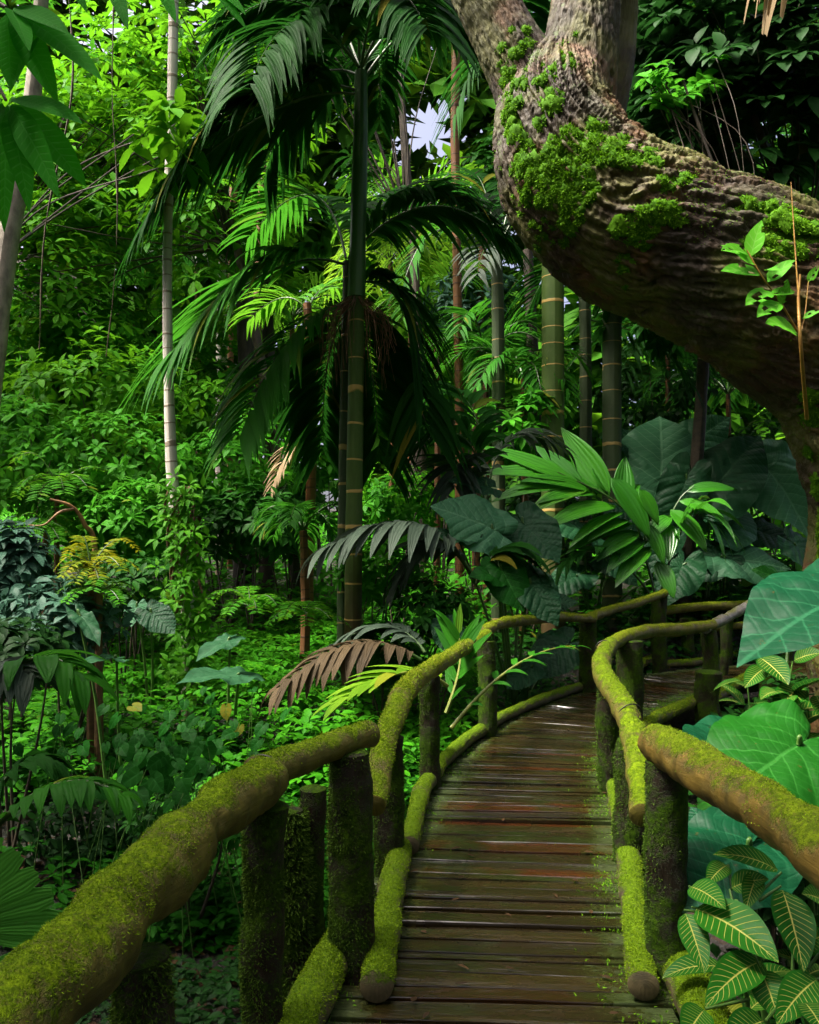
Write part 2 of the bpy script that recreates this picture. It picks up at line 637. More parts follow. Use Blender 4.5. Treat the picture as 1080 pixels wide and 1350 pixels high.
setting(mb.build('ground', s.finish(pr.outputs[0]), loc=(0, 0, 0)))

# ================================================================== moss helper
M_MOSS = None


def moss_mat(name, a, b, tip):
    s = NT(name)
    ti = s.tint()
    _, u, v = s.uv()
    c = s.mix(ti, a, b)
    c = s.mix(s.math('MULTIPLY', v, .6), c, tip)
    pr = s.n('ShaderNodeBsdfPrincipled', Base__Color=c, Roughness=.8, Specular__IOR__Level=.15)
    tr = s.n('ShaderNodeBsdfTranslucent', Color=c)
    mx = s.n('ShaderNodeMixShader')
    s.set(mx.inputs[0], .25)
    s.t.links.new(pr.outputs[0], mx.inputs[1])
    s.t.links.new(tr.outputs[0], mx.inputs[2])
    return s.finish(mx.outputs[0])


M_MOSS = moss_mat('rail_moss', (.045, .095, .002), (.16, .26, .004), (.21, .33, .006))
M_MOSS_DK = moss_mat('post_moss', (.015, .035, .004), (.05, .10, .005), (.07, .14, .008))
M_MOSS_FAR = moss_mat('lit_rail_moss', (.07, .12, .003), (.20, .27, .006), (.25, .32, .008))  # brighter copy of the rail moss: light painted in to lift the dim far rails
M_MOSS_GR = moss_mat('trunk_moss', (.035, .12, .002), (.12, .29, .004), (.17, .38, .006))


def tufts(mb, pts, nor, L, W, spread=.8):
    n = len(pts)
    d = nrm(nor + rdir(n) * spread)
    strips(mb, pts - nor * L * .15, d, rdir(n), L * rng.uniform(.5, 1.3, n), W * rng.uniform(.7, 1.4, n), seg=2, nw=1, grav=.5, prof='blade')


def sample_grid(Pg, Ng, n, thr=.2, freq=9., upw=1.0, leftw=0., seed=0.):
    """n random places on a limb where moss takes hold (the upper side, in patches)"""
    a, b = Pg.shape[:2]
    i = rng.random(n * 4) * (a - 1.001)
    j = rng.random(n * 4) * b
    i0, j0 = i.astype(int), j.astype(int) % b
    j1 = (j0 + 1) % b
    fi, fj = (i - i0)[:, None], (j - np.floor(j))[:, None]
    def L2(A):
        return (A[i0, j0] * (1 - fi) + A[i0 + 1, j0] * fi) * (1 - fj) + (A[i0, j1] * (1 - fi) + A[i0 + 1, j1] * fi) * fj
    p, nn = L2(Pg), nrm(L2(Ng))
    m = upw * nn[:, 2] - leftw * nn[:, 0] + 1.6 * fbm(p * freq + seed, 4) + .35 * rng.standard_normal(len(p))
    k = np.where(m > thr)[0][:n]
    return p[k], nn[k]


# ================================================================== the footbridge
def K(px, py, z):
    return P(px, py, (CAMZ - z) * F / (py - HY))


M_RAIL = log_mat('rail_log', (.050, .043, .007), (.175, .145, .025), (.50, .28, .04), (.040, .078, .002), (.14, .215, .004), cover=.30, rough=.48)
M_RAILR = log_mat('brown_rail_log', (.048, .034, .007), (.18, .118, .022), (.50, .27, .04), (.035, .06, .002), (.11, .16, .004), cover=.26, rough=.45, barethr=.66)
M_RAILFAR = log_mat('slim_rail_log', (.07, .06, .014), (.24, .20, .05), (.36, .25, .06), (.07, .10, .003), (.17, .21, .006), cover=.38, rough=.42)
M_KERB = log_mat('kerb_log', (.04, .032, .014), (.15, .12, .06), (.3, .2, .08), (.04, .085, .002), (.105, .185, .004), cover=.42, rough=.5)
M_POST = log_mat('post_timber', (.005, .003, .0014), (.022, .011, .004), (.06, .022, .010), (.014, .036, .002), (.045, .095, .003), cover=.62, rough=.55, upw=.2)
M_SILVER = log_mat('weathered_grey_log', (.07, .065, .055), (.28, .26, .22), (.4, .38, .32), (.08, .10, .01), (.16, .18, .02), cover=.05, rough=.3)

s = NT('wet_planks')
uvv, u, v = s.uv()
ti = s.tint()
gr = s.noise(s.scale(uvv, (1.6, 46., 1.)), 1., 7, .68, .35)
gr2 = s.noise(s.scale(uvv, (5., 120., 1.)), 1., 4, .6, .2)
blot = s.noise(s.scale(uvv, (1.4, 4., 1.)), 1.6, 5, .6)
c = s.mix(gr, (.005, .0033, .0009), (.040, .026, .0068))
c = s.mix(s.math('MULTIPLY', s.smooth(ti, .1, .5), .5), c, (.006, .0042, .0016))
c = s.mix(s.smooth(ti, .90, .95), c, s.mix(gr, (.014, .004, .001), (.06, .016, .003)))
c = s.mix(s.math('MULTIPLY', s.smooth(s.noise(uvv, 2.3, 4), .52, .66), .7), c, (.014, .020, .004))
spk = s.noise(s.scale(uvv, (40., 90., 1.)), 1., 4, .7)
right = s.smooth(s.math('ADD', u, s.math('ADD', s.math('MULTIPLY', s.math('SUBTRACT', s.noise(uvv, 5., 5), .5), .6), s.math('MULTIPLY', s.math('SUBTRACT', spk, .5), .55))), 0.92, 1.2)
left = s.smooth(s.math('SUBTRACT', s.math('ADD', s.math('MULTIPLY', s.noise(uvv, 6., 5), .4), s.math('MULTIPLY', spk, .2)), u), .06, .28)
edge = s.math('MAXIMUM', right, left)
c = s.mix(s.math('MULTIPLY', edge, .85), c, s.mix(s.noise(uvv, 60., 4), (.010, .020, .002), (.035, .062, .003)))
wet = s.smooth(s.noise(s.scale(uvv, (2.2, 5., 1.)), 1.8, 5, .65), .34, .54)
r = s.math('ADD', s.math('SUBTRACT', .30, s.math('MULTIPLY', wet, .20)), s.math('MULTIPLY', gr2, .12))
r = s.math('MAXIMUM', r, s.math('MULTIPLY', edge, .8))
hb = s.math('ADD', s.math('MULTIPLY', gr, .8), s.math('MULTIPLY', gr2, .35))
pr = s.n('ShaderNodeBsdfPrincipled', Base__Color=c, Roughness=r, Normal=s.bump(hb, .55, .008), Specular__IOR__Level=.35, Coat__Weight=wet, Coat__Roughness=.09, Coat__Normal=s.bump(s.math('ADD', s.noise(s.scale(uvv, (3., 16., 1.)), 1., 3), s.math('MULTIPLY', gr, .2)), .6, .022))
M_DECK = s.finish(pr.outputs[0])

bridge = thing('footbridge', 'rustic log footbridge with wet plank deck and mossy round-timber handrails', 'footbridge', (.3, 3, -.3))

# deck: about 120 separate sawn boards laid across two bearers
seg = np.concatenate([[0], np.cumsum(np.hypot(*np.diff(PATH, axis=0).T))])
mb = MB()
pos = .2
idx = 0
while pos < seg[-1] - 1:
    wd = rng.uniform(.075, .115) if rng.random() > .25 else rng.uniform(.04, .065)
    cx_ = np.interp(pos + wd / 2, seg, PATH[:, 0])
    cy_ = np.interp(pos + wd / 2, seg, PATH[:, 1])
    ax = np.interp(pos + .5, seg, PATH[:, 0]) - np.interp(pos - .5 if pos > .5 else 0, seg, PATH[:, 0])
    ay = np.interp(pos + .5, seg, PATH[:, 1]) - np.interp(pos - .5 if pos > .5 else 0, seg, PATH[:, 1])
    t = nrm([ax, ay, 0.])
    bend = .45 if cy_ < 6 else min(1., .45 + (cy_ - 6) * .25)
    t = nrm([t[0] * bend, t[1], 0])
    t = nrm(t + np.array([rng.normal(0, .012), 0, 0]))
    side = np.array([t[1], -t[0], 0])
    ln = rng.uniform(1.19, 1.30)
    nl = 10
    uu = np.linspace(-.5, .5, nl + 1) * ln + rng.normal(0, .015)
    cb = rng.uniform(.470, .487)
    prof = [(-.5, -.045), (-.5, -.004), (-cb, 0.), (0., rng.uniform(-.0015, .0025)), (cb, 0.), (.5, -.004), (.5, -.045)]
    zt = rng.normal(0, .004)
    tw = rng.normal(0, .012)
    V = np.zeros((nl + 1, len(prof), 3))
    UV = np.zeros((nl + 1, len(prof), 2))
    gap = rng.uniform(.006, .014)
    for a, (pv, pz) in enumerate(prof):
        e = (wd - gap) * pv
        wob = .006 * vnoise(np.stack([uu * 3, np.full(nl + 1, idx * 3.1), np.full(nl + 1, pv * 5)], -1))
        zz = pz + zt + tw * pv * wd * 3 + .004 * vnoise(np.stack([uu * 2.5, np.full(nl + 1, idx * 1.7), np.full(nl + 1, pv)], -1))
        V[:, a] = np.array([cx_, cy_, 0]) + side * uu[:, None] + t * (e + wob)[:, None]
        V[:, a, 2] = zz
        UV[:, a, 0] = uu + .6
        UV[:, a, 1] = pv * wd + idx * 1.37
    Wd = len(prof)
    i, j = np.meshgrid(np.arange(nl), np.arange(Wd - 1), indexing='ij')
    q = np.stack([i * Wd + j, i * Wd + j + 1, (i + 1) * Wd + j + 1, (i + 1) * Wd + j], -1).reshape(-1, 4)
    ends = [[0, 1, 5, 6], [1, 2, 4, 5]]
    o2 = nl * Wd
    ends += [[o2 + 6, o2 + 5, o2 + 1, o2], [o2 + 5, o2 + 4, o2 + 2, o2 + 1]]
    mb.add(V, quads=np.vstack([q[:, ::-1], ends]), uv=UV, tint=rng.random())
    pos += wd
    idx += 1
mb.build('deck', M_DECK, bridge, smooth=False)
# two bearers below the boards
for off in (-.42, .42):
    mb = MB()
    k = np.arange(40, 380, 20)
    tt = nrm(np.gradient(PATH, axis=0))[k]
    pp = np.stack([PATH[k, 0] + tt[:, 1] * off, PATH[k, 1] - tt[:, 0] * off, np.full(len(k), -.125)], -1)
    tube(mb, pp, .075, ns=60, nu=10)
    mb.build('bearer', M_POST, bridge)


def lumpy(amp, fr=6.):
    def f(p, a, L, r):
        return amp * 1.3 * fbm(p * fr, 3) + amp * .35 * fbm(p * np.array([28, 28, 28]), 3)
    return f


def log(name, pts, rad, mat, moss=0, ns=60, nu=20, amp=.010, thr=.35, mL=.010, mW=.004, mossmat=None, upw=1., leftw=0., label=None):
    mb = MB()
    Pg, Ng = tube(mb, pts, rad, ns=ns, nu=nu, disp=lumpy(amp))
    o = mb.build(name, mat, bridge, label=label)
    if moss:
        ORG[o.name] = ORG[bridge.name]
        pp, nn = sample_grid(Pg, Ng, moss, thr=thr, upw=upw, leftw=leftw, seed=len(bridge.children) * 3.3)
        m2 = MB()
        tufts(m2, pp, nn, mL, mW)
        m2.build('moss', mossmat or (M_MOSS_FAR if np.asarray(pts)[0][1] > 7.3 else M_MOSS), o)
    return o


R = 'handrail'
# --- left rail
log(R, [(-.66, .25, .87), K(55, 1310, .86), K(190, 1163, .86), K(296, 1062, .87), K(352, 1024, .87)], [.072, .073, .072, .069, .064], M_RAIL,
    moss=15000, ns=170, nu=40, amp=.024, mL=.006, mW=.0026, thr=.80, label='thick mossy rail log with worn yellow patches')
log(R, [K(338, 1022, .88), K(420, 990, .87), K(487, 967, .87)], [.056, .057, .052], M_RAIL, moss=3500, ns=60, nu=30, amp=.012, thr=.9, mL=.008, mW=.0035)
log(R, [P(494, 1062, 3.45), P(503, 1000, 3.8), P(514, 958, 4.1), P(530, 918, 4.5)], [.05, .058, .06, .058], M_RAIL, moss=3500, ns=70, nu=26, amp=.012, thr=.5)
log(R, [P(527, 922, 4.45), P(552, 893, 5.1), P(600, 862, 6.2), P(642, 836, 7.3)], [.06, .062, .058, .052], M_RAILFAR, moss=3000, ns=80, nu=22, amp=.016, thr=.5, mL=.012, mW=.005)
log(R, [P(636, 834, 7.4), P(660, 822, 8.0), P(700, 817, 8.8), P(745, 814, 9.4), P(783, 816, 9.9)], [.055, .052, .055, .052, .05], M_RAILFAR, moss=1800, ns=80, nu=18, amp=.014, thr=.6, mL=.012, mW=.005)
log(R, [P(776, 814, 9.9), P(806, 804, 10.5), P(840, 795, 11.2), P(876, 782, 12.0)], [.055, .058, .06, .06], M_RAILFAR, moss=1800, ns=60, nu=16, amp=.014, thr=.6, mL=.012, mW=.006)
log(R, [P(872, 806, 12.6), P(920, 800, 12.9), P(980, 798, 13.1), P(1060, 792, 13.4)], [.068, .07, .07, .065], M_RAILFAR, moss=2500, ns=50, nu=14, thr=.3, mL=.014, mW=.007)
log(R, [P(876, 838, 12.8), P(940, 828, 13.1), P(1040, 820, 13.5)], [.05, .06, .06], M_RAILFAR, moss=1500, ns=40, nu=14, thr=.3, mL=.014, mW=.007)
# --- right rail
log(R, [K(866, 980, .86), K(925, 1012, .86), K(1000, 1060, .86), K(1090, 1122, .86), (.98, 1.2, .86), (.99, .3, .86)], [.070, .075, .076, .075, .074, .074], M_RAILR,
    moss=6000, ns=150, nu=40, amp=.020, thr=.85, mL=.007, mW=.0028, label='thick brown rail log with thin moss and rounded end')
log(R, [P(846, 1075, 3.5), P(842, 1010, 3.9), P(834, 965, 4.25), P(824, 935, 4.5)], [.052, .058, .064, .064], M_RAIL, moss=1500, ns=60, nu=26, thr=.9)
log(R, [P(832, 950, 4.4), P(812, 917, 5.0), P(796, 890, 5.6), P(794, 868, 6.3), P(806, 850, 7.1)], [.062, .070, .072, .070, .066], M_RAIL, moss=2600, ns=80, nu=26, amp=.012, thr=.7)
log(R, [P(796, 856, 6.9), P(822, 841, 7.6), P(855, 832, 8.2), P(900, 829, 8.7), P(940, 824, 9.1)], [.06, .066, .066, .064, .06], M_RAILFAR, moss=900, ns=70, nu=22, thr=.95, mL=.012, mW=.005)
log(R, [P(930, 829, 9.0), P(968, 809, 9.6), P(1016, 781, 10.3)], [.058, .058, .06], M_SILVER, ns=50, nu=18, amp=.016, label='bare silver-grey wet rail log')
# --- kerb logs along both deck edges
KB = 'kerb_log'
def kerb(pts, rad, moss, z=.06, mL=.009, mW=.004, thr=.1):
    moss, thr = int(moss * .7), thr + .30
    rad = [q * .9 for q in rad]
    log(KB, [K(x, y, z) for x, y in pts], rad, M_KERB, moss=moss, ns=60, nu=24, amp=.012, thr=thr, mL=mL, mW=mW)
kerb([(352, 1460), (405, 1330), (440, 1262), (468, 1216)], [.08, .082, .082, .078], 9000)
kerb([(497, 1300), (510, 1210), (528, 1118)], [.066, .070, .066], 7000)
kerb([(540, 1115), (556, 1045), (580, 1008)], [.058, .064, .06], 4500)
kerb([(570, 1018), (612, 978), (660, 946)], [.056, .062, .058], 4000)
kerb([(650, 950), (715, 922), (790, 897)], [.056, .062, .06], 4000, thr=0.)
kerb([(975, 1480), (930, 1345), (884, 1242)], [.08, .086, .084], 11000)
kerb([(848, 1300), (838, 1210), (827, 1118)], [.06, .066, .062], 5500)
kerb([(822, 1112), (814, 1060), (806, 1020)], [.055, .06, .055], 2500)
kerb([(838, 962), (880, 940), (925, 921)], [.06, .068, .064], 3500, thr=-.1, mL=.014, mW=.007)
kerb([(935, 925), (965, 905), (1002, 882)], [.07, .075, .07], 3500, thr=-.1, mL=.014, mW=.007)
kerb([(843, 876), (862, 868), (880, 862)], [.07, .07, .068], 1500, z=.08, thr=-.1, mL=.016, mW=.008)
kerb([(876, 876), (925, 872), (975, 862), (1040, 850)], [.06, .065, .065, .065], 2500, z=.06, thr=-.1, mL=.016, mW=.008)


# --- posts
def post(px, top, d, wpx, zb=None, moss=2500, lean=0, thr=.45, label=None, mat=None):
    r = wpx * d / F / 2
    moss, thr = int(moss * 1.7), thr - .15
    p1 = P(px, top, d)
    b = G(px, d)[2] - .25 if zb is None else zb
    p0 = np.array([p1[0] + lean, d, b])
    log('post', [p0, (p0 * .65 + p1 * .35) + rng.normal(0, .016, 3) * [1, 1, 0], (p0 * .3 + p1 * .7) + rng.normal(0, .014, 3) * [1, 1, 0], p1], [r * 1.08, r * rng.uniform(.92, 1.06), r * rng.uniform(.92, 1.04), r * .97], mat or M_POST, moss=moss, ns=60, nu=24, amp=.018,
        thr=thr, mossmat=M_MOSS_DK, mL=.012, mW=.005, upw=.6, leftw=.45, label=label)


post(186, 1262, 1.72, 78, moss=5000)
post(352, 1062, 2.62, 54, moss=6000)
post(461, 992, 3.14, 58, moss=6000)
post(414, 1040, 3.6, 34, moss=3000, label='short cut post with a mossy top')
post(511, 972, 4.25, 42, moss=5000, thr=.2)
post(566, 892, 5.75, 27, moss=2500)
post(641, 846, 7.45, 25, moss=2500, thr=.2)
post(775, 820, 9.95, 24, moss=2500, thr=.1)
post(869, 786, 12.05, 21, moss=2200, thr=.1)
post(880, 1005, 3.1, 56, moss=2500, thr=.8)
post(834, 975, 4.3, 42, moss=4000)
post(801, 906, 5.6, 30, moss=3000)
post(829, 846, 7.6, 36, moss=3000, thr=.3)
post(935, 832, 9.1, 21, moss=1500, thr=.3)
post(934, 886, 8.75, 34, moss=3500, thr=.1, label='stubby post thick with moss')
post(1010, 790, 10.3, 20, moss=1200)
post(955, 815, 11.4, 12, moss=800, thr=.2)
post(905, 815, 12.9, 17, moss=800, thr=.1)
post(960, 806, 13.1, 15, moss=800, thr=.1)
post(1040, 800, 13.5, 15, moss=800, thr=.1)
# wire ties round the joints
s = NT('dark_wire')
M_WIRE = s.finish(s.n('ShaderNodeBsdfPrincipled', Base__Color=(.02, .018, .015), Roughness=.5, Metallic=.6).outputs[0])
for c0, r0, ax in ((P(830, 944, 4.42), .072, (-.25, .9, .35)), (P(797, 856, 6.85), .075, (.1, 1., .2)), (K(347, 1024, .870), .068, (.35, .9, .0))):
    ax = nrm(ax)
    e1 = nrm(np.cross(ax, [0, 0, 1.]))
    e2 = np.cross(ax, e1)
    a = np.linspace(0, 2 * PI, 40)
    mb = MB()
    tube(mb, c0 + r0 * (e1 * np.cos(a)[:, None] + e2 * np.sin(a)[:, None]), .004, smoothpath=False, nu=6, caps=(False, False))
    mb.build('wire_tie', M_WIRE, bridge)
# moss tufts creeping over the board ends on the right edge, and a few small ones on the left
mb = MB()
n = 16000
k = rng.integers(60, 270, n)
t = nrm(np.gradient(PATH, axis=0))[k]
off = .60 - np.abs(rng.normal(0, .10, n))
off = np.where(rng.random(n) < .25, -.60 + np.abs(rng.normal(0, .06, n)), off)
p = np.stack([PATH[k, 0] + t[:, 1] * off, PATH[k, 1] - t[:, 0] * off, np.full(n, .002)], -1)
p[:, :2] += rng.normal(0, .03, (n, 2))
m = fbm(p * np.array([5, 9, 1]), 3) + rng.normal(0, .1, n) > .02
tufts(mb, p[m], np.broadcast_to([0, 0, 1.], (m.sum(), 3)), .012, .006, spread=1.2)
mb.build('moss', M_MOSS_GR, bridge)

# ================================================================== the great leaning tree
M_BARK = None
s = NT('furrowed_bark')
uvv, u, v = s.uv()
o_ = s.pos()
ti = s.tint()
gr = s.noise(s.scale(uvv, (34., 3.2, 1.)), 1., 7, .68, .8)
big = s.noise(o_, 2.2, 5, .6, .4)
c = s.mix(gr, (.014, .010, .004), (.088, .058, .020))
c = s.mix(s.smooth(big, .46, .62), c, s.mix(gr, (.045, .020, .006), (.19, .090, .025)))
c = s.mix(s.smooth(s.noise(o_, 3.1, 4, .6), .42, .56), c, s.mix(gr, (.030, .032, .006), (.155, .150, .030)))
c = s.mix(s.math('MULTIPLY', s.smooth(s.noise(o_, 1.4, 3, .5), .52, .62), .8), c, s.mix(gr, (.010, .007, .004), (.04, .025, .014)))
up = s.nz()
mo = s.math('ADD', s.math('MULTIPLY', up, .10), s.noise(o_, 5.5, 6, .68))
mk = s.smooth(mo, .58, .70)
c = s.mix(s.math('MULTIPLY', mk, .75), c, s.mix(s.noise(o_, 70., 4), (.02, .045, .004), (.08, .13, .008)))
hb = s.math('ADD', gr, s.math('MULTIPLY', s.noise(s.scale(uvv, (90., 16., 1.)), 1., 4, .6, .5), .5))
pr = s.n('ShaderNodeBsdfPrincipled', Base__Color=c, Roughness=.62, Normal=s.bump(hb, .9, .03), Specular__IOR__Level=.35)
M_BARK = s.finish(pr.outputs[0])


def bark_disp(sc):
    def f(p, a, L, r):
        wp = fbm(p * 2.0, 3)[..., None]
        tw = a + L * .55
        ring = lambda k, l: np.stack([np.cos(tw) * k, np.sin(tw) * k, L * l], -1)
        pl = np.minimum(1, np.abs(fbm(ring(4.5, 1.9) + wp * 1.1, 3)) * 8)
        p2 = np.minimum(1, np.abs(vnoise(ring(12, 3.2) + wp * 1.6 + 5)) * 3.4)
        p3 = np.minimum(1, np.abs(vnoise(ring(26, 7.) + wp * 2.4 + 9)) * 3)
        lump = fbm(p * 1.6 + 3.1, 3)
        k = np.minimum(r / .45, 1)
        return sc * k * (.032 * pl + .022 * p2 + .016 * p3 + 0.06 * lump + .007 * vnoise(p * 45) - .03)
    return f


TD = 5.0
def TP(x, y, r, d=TD):
    return P(x, y, d), r * d / F


tree = thing('leaning_tree', 'huge old leaning tree trunk with furrowed bark and bright moss cushions', 'tree', G(1225, TD))
spec = [(1240, 1180, 150), (1222, 1000, 122), (1202, 800, 118), (1198, 650, 108), (1142, 490, 108), (1054, 416, 108), (969, 361, 107), (891, 323, 100), (830, 297, 100),
        (782, 258, 92), (750, 216, 86), (734, 158, 78), (738, 112, 64), (744, 78, 46)]
pr_ = [TP(*q) for q in spec]
mb = MB()
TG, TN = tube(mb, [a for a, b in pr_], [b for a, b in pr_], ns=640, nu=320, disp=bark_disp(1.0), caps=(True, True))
def limb(sp, ns=260, nu=140, d=TD):
    q = [TP(*a) if len(a) == 3 else TP(*a[:3], a[3]) for a in sp]
    return tube(mb, [a for a, b in q], [b for a, b in q], ns=ns, nu=nu, disp=bark_disp(.8))
L1 = limb([(722, 190, 50), (702, 118, 48), (664, 45, 39), (632, -15, 36), (600, -90, 40, 5.1), (540, -190, 36, 5.3), (470, -330, 26, 5.6)])
L2 = limb([(745, 180, 60), (760, 95, 52), (770, 20, 43), (782, -60, 42), (815, -200, 46, 4.9), (850, -380, 34, 4.6)])
L3 = limb([(778, 190, 34, 5.2), (803, 110, 28, 5.22), (817, 40, 20, 5.25), (822, -30, 20, 5.25), (835, -160, 17, 5.3), (870, -330, 12, 5.4)], ns=120, nu=50)
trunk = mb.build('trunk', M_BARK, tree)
ORG[trunk.name] = ORG[tree.name]


# moss cushions where the photograph shows them
def near_surface(px, py, grids):
    best = None
    for Pg, Ng in grids:
        X = CX + Pg[..., 0] / Pg[..., 1] * F
        Y = HY + (CAMZ - Pg[..., 2]) / Pg[..., 1] * F
        dd = (X - px) ** 2 + (Y - py) ** 2 + np.where(Ng[..., 1] < -.05, 0, 1e5)
        k = np.unravel_index(np.argmin(dd), dd.shape)
        if best is None or dd[k] < best[0]:
            best = (dd[k], Pg[k], Ng[k])
    return best


def cushions(specs, mat, parent, grids, dens=1.0, limit=400.):
    mb = MB()
    m2 = MB()
    for (cx_, cy_, sx, sy, n, r0, r1) in specs:
        for _ in range(int(n * 1.6)):
            qx, qy = cx_ + rng.normal(0, sx), cy_ + rng.normal(0, sy)
            dd, p, nn = near_surface(qx, qy, grids)
            if dd > limit:
                continue
            r = rng.uniform(r0, r1) * .8
            a = nrm(np.cross(nn, rdir(1)[0]))
            b = np.cross(nn, a)
            nu_, nv_ = 12, 6
            th = np.linspace(0, 2 * PI, nu_ + 1)[None, :]
            ph = np.linspace(0, PI / 2, nv_ + 1)[:, None]
            dirv = (a * (np.cos(th) * np.cos(ph))[..., None] + b * (np.sin(th) * np.cos(ph))[..., None] + nn * (np.sin(ph) * np.ones_like(th))[..., None] * .34)
            sh = rng.uniform(.75, 1.35)
            ln = 1 + .8 * fbm(dirv * 2.8 + p * 9, 3)
            V = p + dirv * (r * ln)[..., None] * sh - nn * r * .2
            V[:, -1] = V[:, 0]
            Wd = nu_ + 1
            i, j = np.meshgrid(np.arange(nv_), np.arange(nu_), indexing='ij')
            mb.add(V, quads=np.stack([i * Wd + j, i * Wd + j + 1, (i + 1) * Wd + j + 1, (i + 1) * Wd + j], -1), tint=rng.uniform(.1, .5))
            k = int(dens * 42000 * r * r + 12)
            ii, jj = rng.integers(0, nv_ + 1, k), rng.integers(0, nu_, k)
            f = rng.random(k)[:, None]
            pp = V[ii, jj] * f + V[ii, jj + 1] * (1 - f)
            f2 = rng.random(k)[:, None] * .7
            pp = pp * (1 - f2) + V[np.maximum(ii - 1, 0), jj] * f2
            tufts(m2, pp, nrm(pp - p + nn * r * .3), .017, .007, spread=.8)
    mb.v += m2.v
    mb.uv += m2.uv
    mb.t += m2.t
    mb.q += [q + mb.n for q in m2.q]
    mb.n += m2.n
    return mb.build('moss', mat, parent)


GR = [(TG, TN), L1, L2]
cushions([
    (672, 108, 9, 16, 16, .03, .055), (676, 150, 9, 16, 18, .03, .055), (684, 195, 10, 18, 18, .03, .06), (700, 232, 12, 14, 16, .03, .055),
    (724, 92, 12, 8, 9, .03, .055), (722, 122, 14, 12, 14, .035, .065), (736, 145, 16, 6, 9, .04, .07), (700, 165, 12, 14, 12, .03, .05),
    (742, 215, 18, 16, 26, .03, .06), (730, 250, 18, 18, 26, .03, .06), (758, 240, 16, 14, 18, .03, .06), (746, 290, 12, 18, 16, .025, .05),
    (775, 190, 14, 7, 12, .035, .065), (790, 205, 18, 10, 16, .03, .06), (812, 195, 14, 8, 12, .03, .055), (832, 206, 14, 6, 9, .03, .05), (850, 214, 10, 5, 6, .025, .045),
    (786, 165, 7, 4, 4, .04, .06), (770, 262, 12, 10, 10, .025, .05), (690, 60, 8, 16, 9, .025, .05), (748, 70, 6, 10, 6, .03, .05),
    (855, 290, 22, 8, 16, .03, .055), (880, 283, 16, 6, 10, .03, .05), (840, 315, 10, 16, 9, .025, .045), (826, 330, 8, 20, 7, .02, .04), (905, 240, 8, 4, 4, .03, .04),
    (880, 240, 8, 4, 4, .025, .04), (1005, 278, 16, 7, 12, .035, .06), (1035, 292, 18, 8, 16, .035, .06), (1060, 305, 14, 8, 12, .035, .06), (1012, 318, 16, 9, 12, .03, .055),
    (1050, 330, 16, 8, 9, .03, .055), (1072, 548, 8, 12, 16, .035, .06), (1078, 690, 5, 30, 18, .04, .07), (1090, 640, 12, 40, 12, .03, .06), (1075, 740, 4, 30, 14, .04, .07),
    (716, 300, 12, 20, 9, .02, .035), (690, 260, 8, 16, 8, .02, .035),
], M_MOSS_GR, trunk, GR)
# thin film of tufts between the cushions
mb = MB()
pp, nn = sample_grid(TG, TN, 30000, thr=.74, freq=2.6, upw=.55, leftw=.35)
tufts(mb, pp, nn, .014, .006)
mb.build('moss', M_MOSS_GR, trunk)

# the crown overhead, above the frame: branches and leaf masses that shade the right bank
M_CROWN = leaf_mat('dark_crown_leaf', (.010, .045, .008), (.03, .10, .012), rough=.42, transl=.3)
mb = MB()
for c0, r0, n0 in (((6.0, 6.0, 9.6), (1.6, 1.8, 1.0), 110), ((6.6, 4.0, 8.8), (2.0, 2.2, 1.2), 150)):
    C_, A_ = blob(n0, c0, r0, lo=.2, seed=c0[0], zlo=-1.)
    whorls(mb, C_, A_, 7, .24, .09, seg=2, nw=2)
mb.build('crown', M_CROWN, tree)

# seedling with eaten leaves growing on the trunk
M_SEED = leaf_mat('seedling_leaf', (.05, .17, .015), (.13, .33, .03), rough=.4, transl=.35, vein=(.2, .4, .08), nv=5, vstr=.4)
M_STEM = plain_mat('orange_stem', (.22, .10, .015), (.30, .17, .02), rough=.5)
sd = 4.25
b0 = P(1064, 552, 4.66)
sp_ = thing('seedling', 'slender orange-stemmed seedling with hole-eaten pale leaves growing on the leaning trunk', 'seedling', b0)
mb = MB()
tube(mb, [b0, P(1057, 470, sd), P(1053, 400, sd), P(1055, 362, sd)], [.011, .009, .008, .006], ns=24, nu=8)
tube(mb, [P(1054, 405, sd), P(1050, 350, sd), P(1046, 290, sd), P(1043, 240, sd)], [.005, .004, .003, .002], ns=20, nu=6)
tube(mb, [P(1053, 440, sd), P(1030, 400, sd - .05), P(1005, 365, sd - .1), P(985, 330, sd - .1)], [.006, .005, .004, .003], ns=24, nu=6)
tube(mb, [P(1056, 440, sd), P(1062, 410, sd), P(1066, 370, sd)], [.004, .003, .002], ns=12, nu=6)
mb.build('stem', M_STEM, sp_)
mb = MB()
lf = [((1003, 362), (958, 348)), ((996, 350), (960, 318)), ((990, 338), (1000, 296)), ((985, 335), (955, 322)), ((1012, 372), (1040, 342)), ((1018, 385), (985, 392)), ((1030, 400), (1000, 408)),
      ((1030, 402), (1036, 372)), ((1052, 440), (1016, 416)), ((1066, 372), (1076, 352)), ((1058, 420), (1078, 408)), ((1008, 356), (1030, 352)), ((1048, 385), (1018, 382))]
for (x0, y0), (x1, y1) in lf:
    a_, b_ = P(x0, y0, sd - .1), P(x1, y1, sd - .1 - rng.uniform(0, .12))
    L_ = np.linalg.norm(b_ - a_) * 1.15
    strips(mb, a_, b_ - a_, [rng.normal(0, .2), -.75, .6], L_, L_ * .5, seg=6, nw=4, grav=.5, prof='ovate', wav=.03)
# the eaten holes: a share of the blade's faces is gone
q = np.concatenate(mb.q)
mb.q = [q[rng.random(len(q)) > .12]]
mb.build('leaves', M_SEED, sp_)

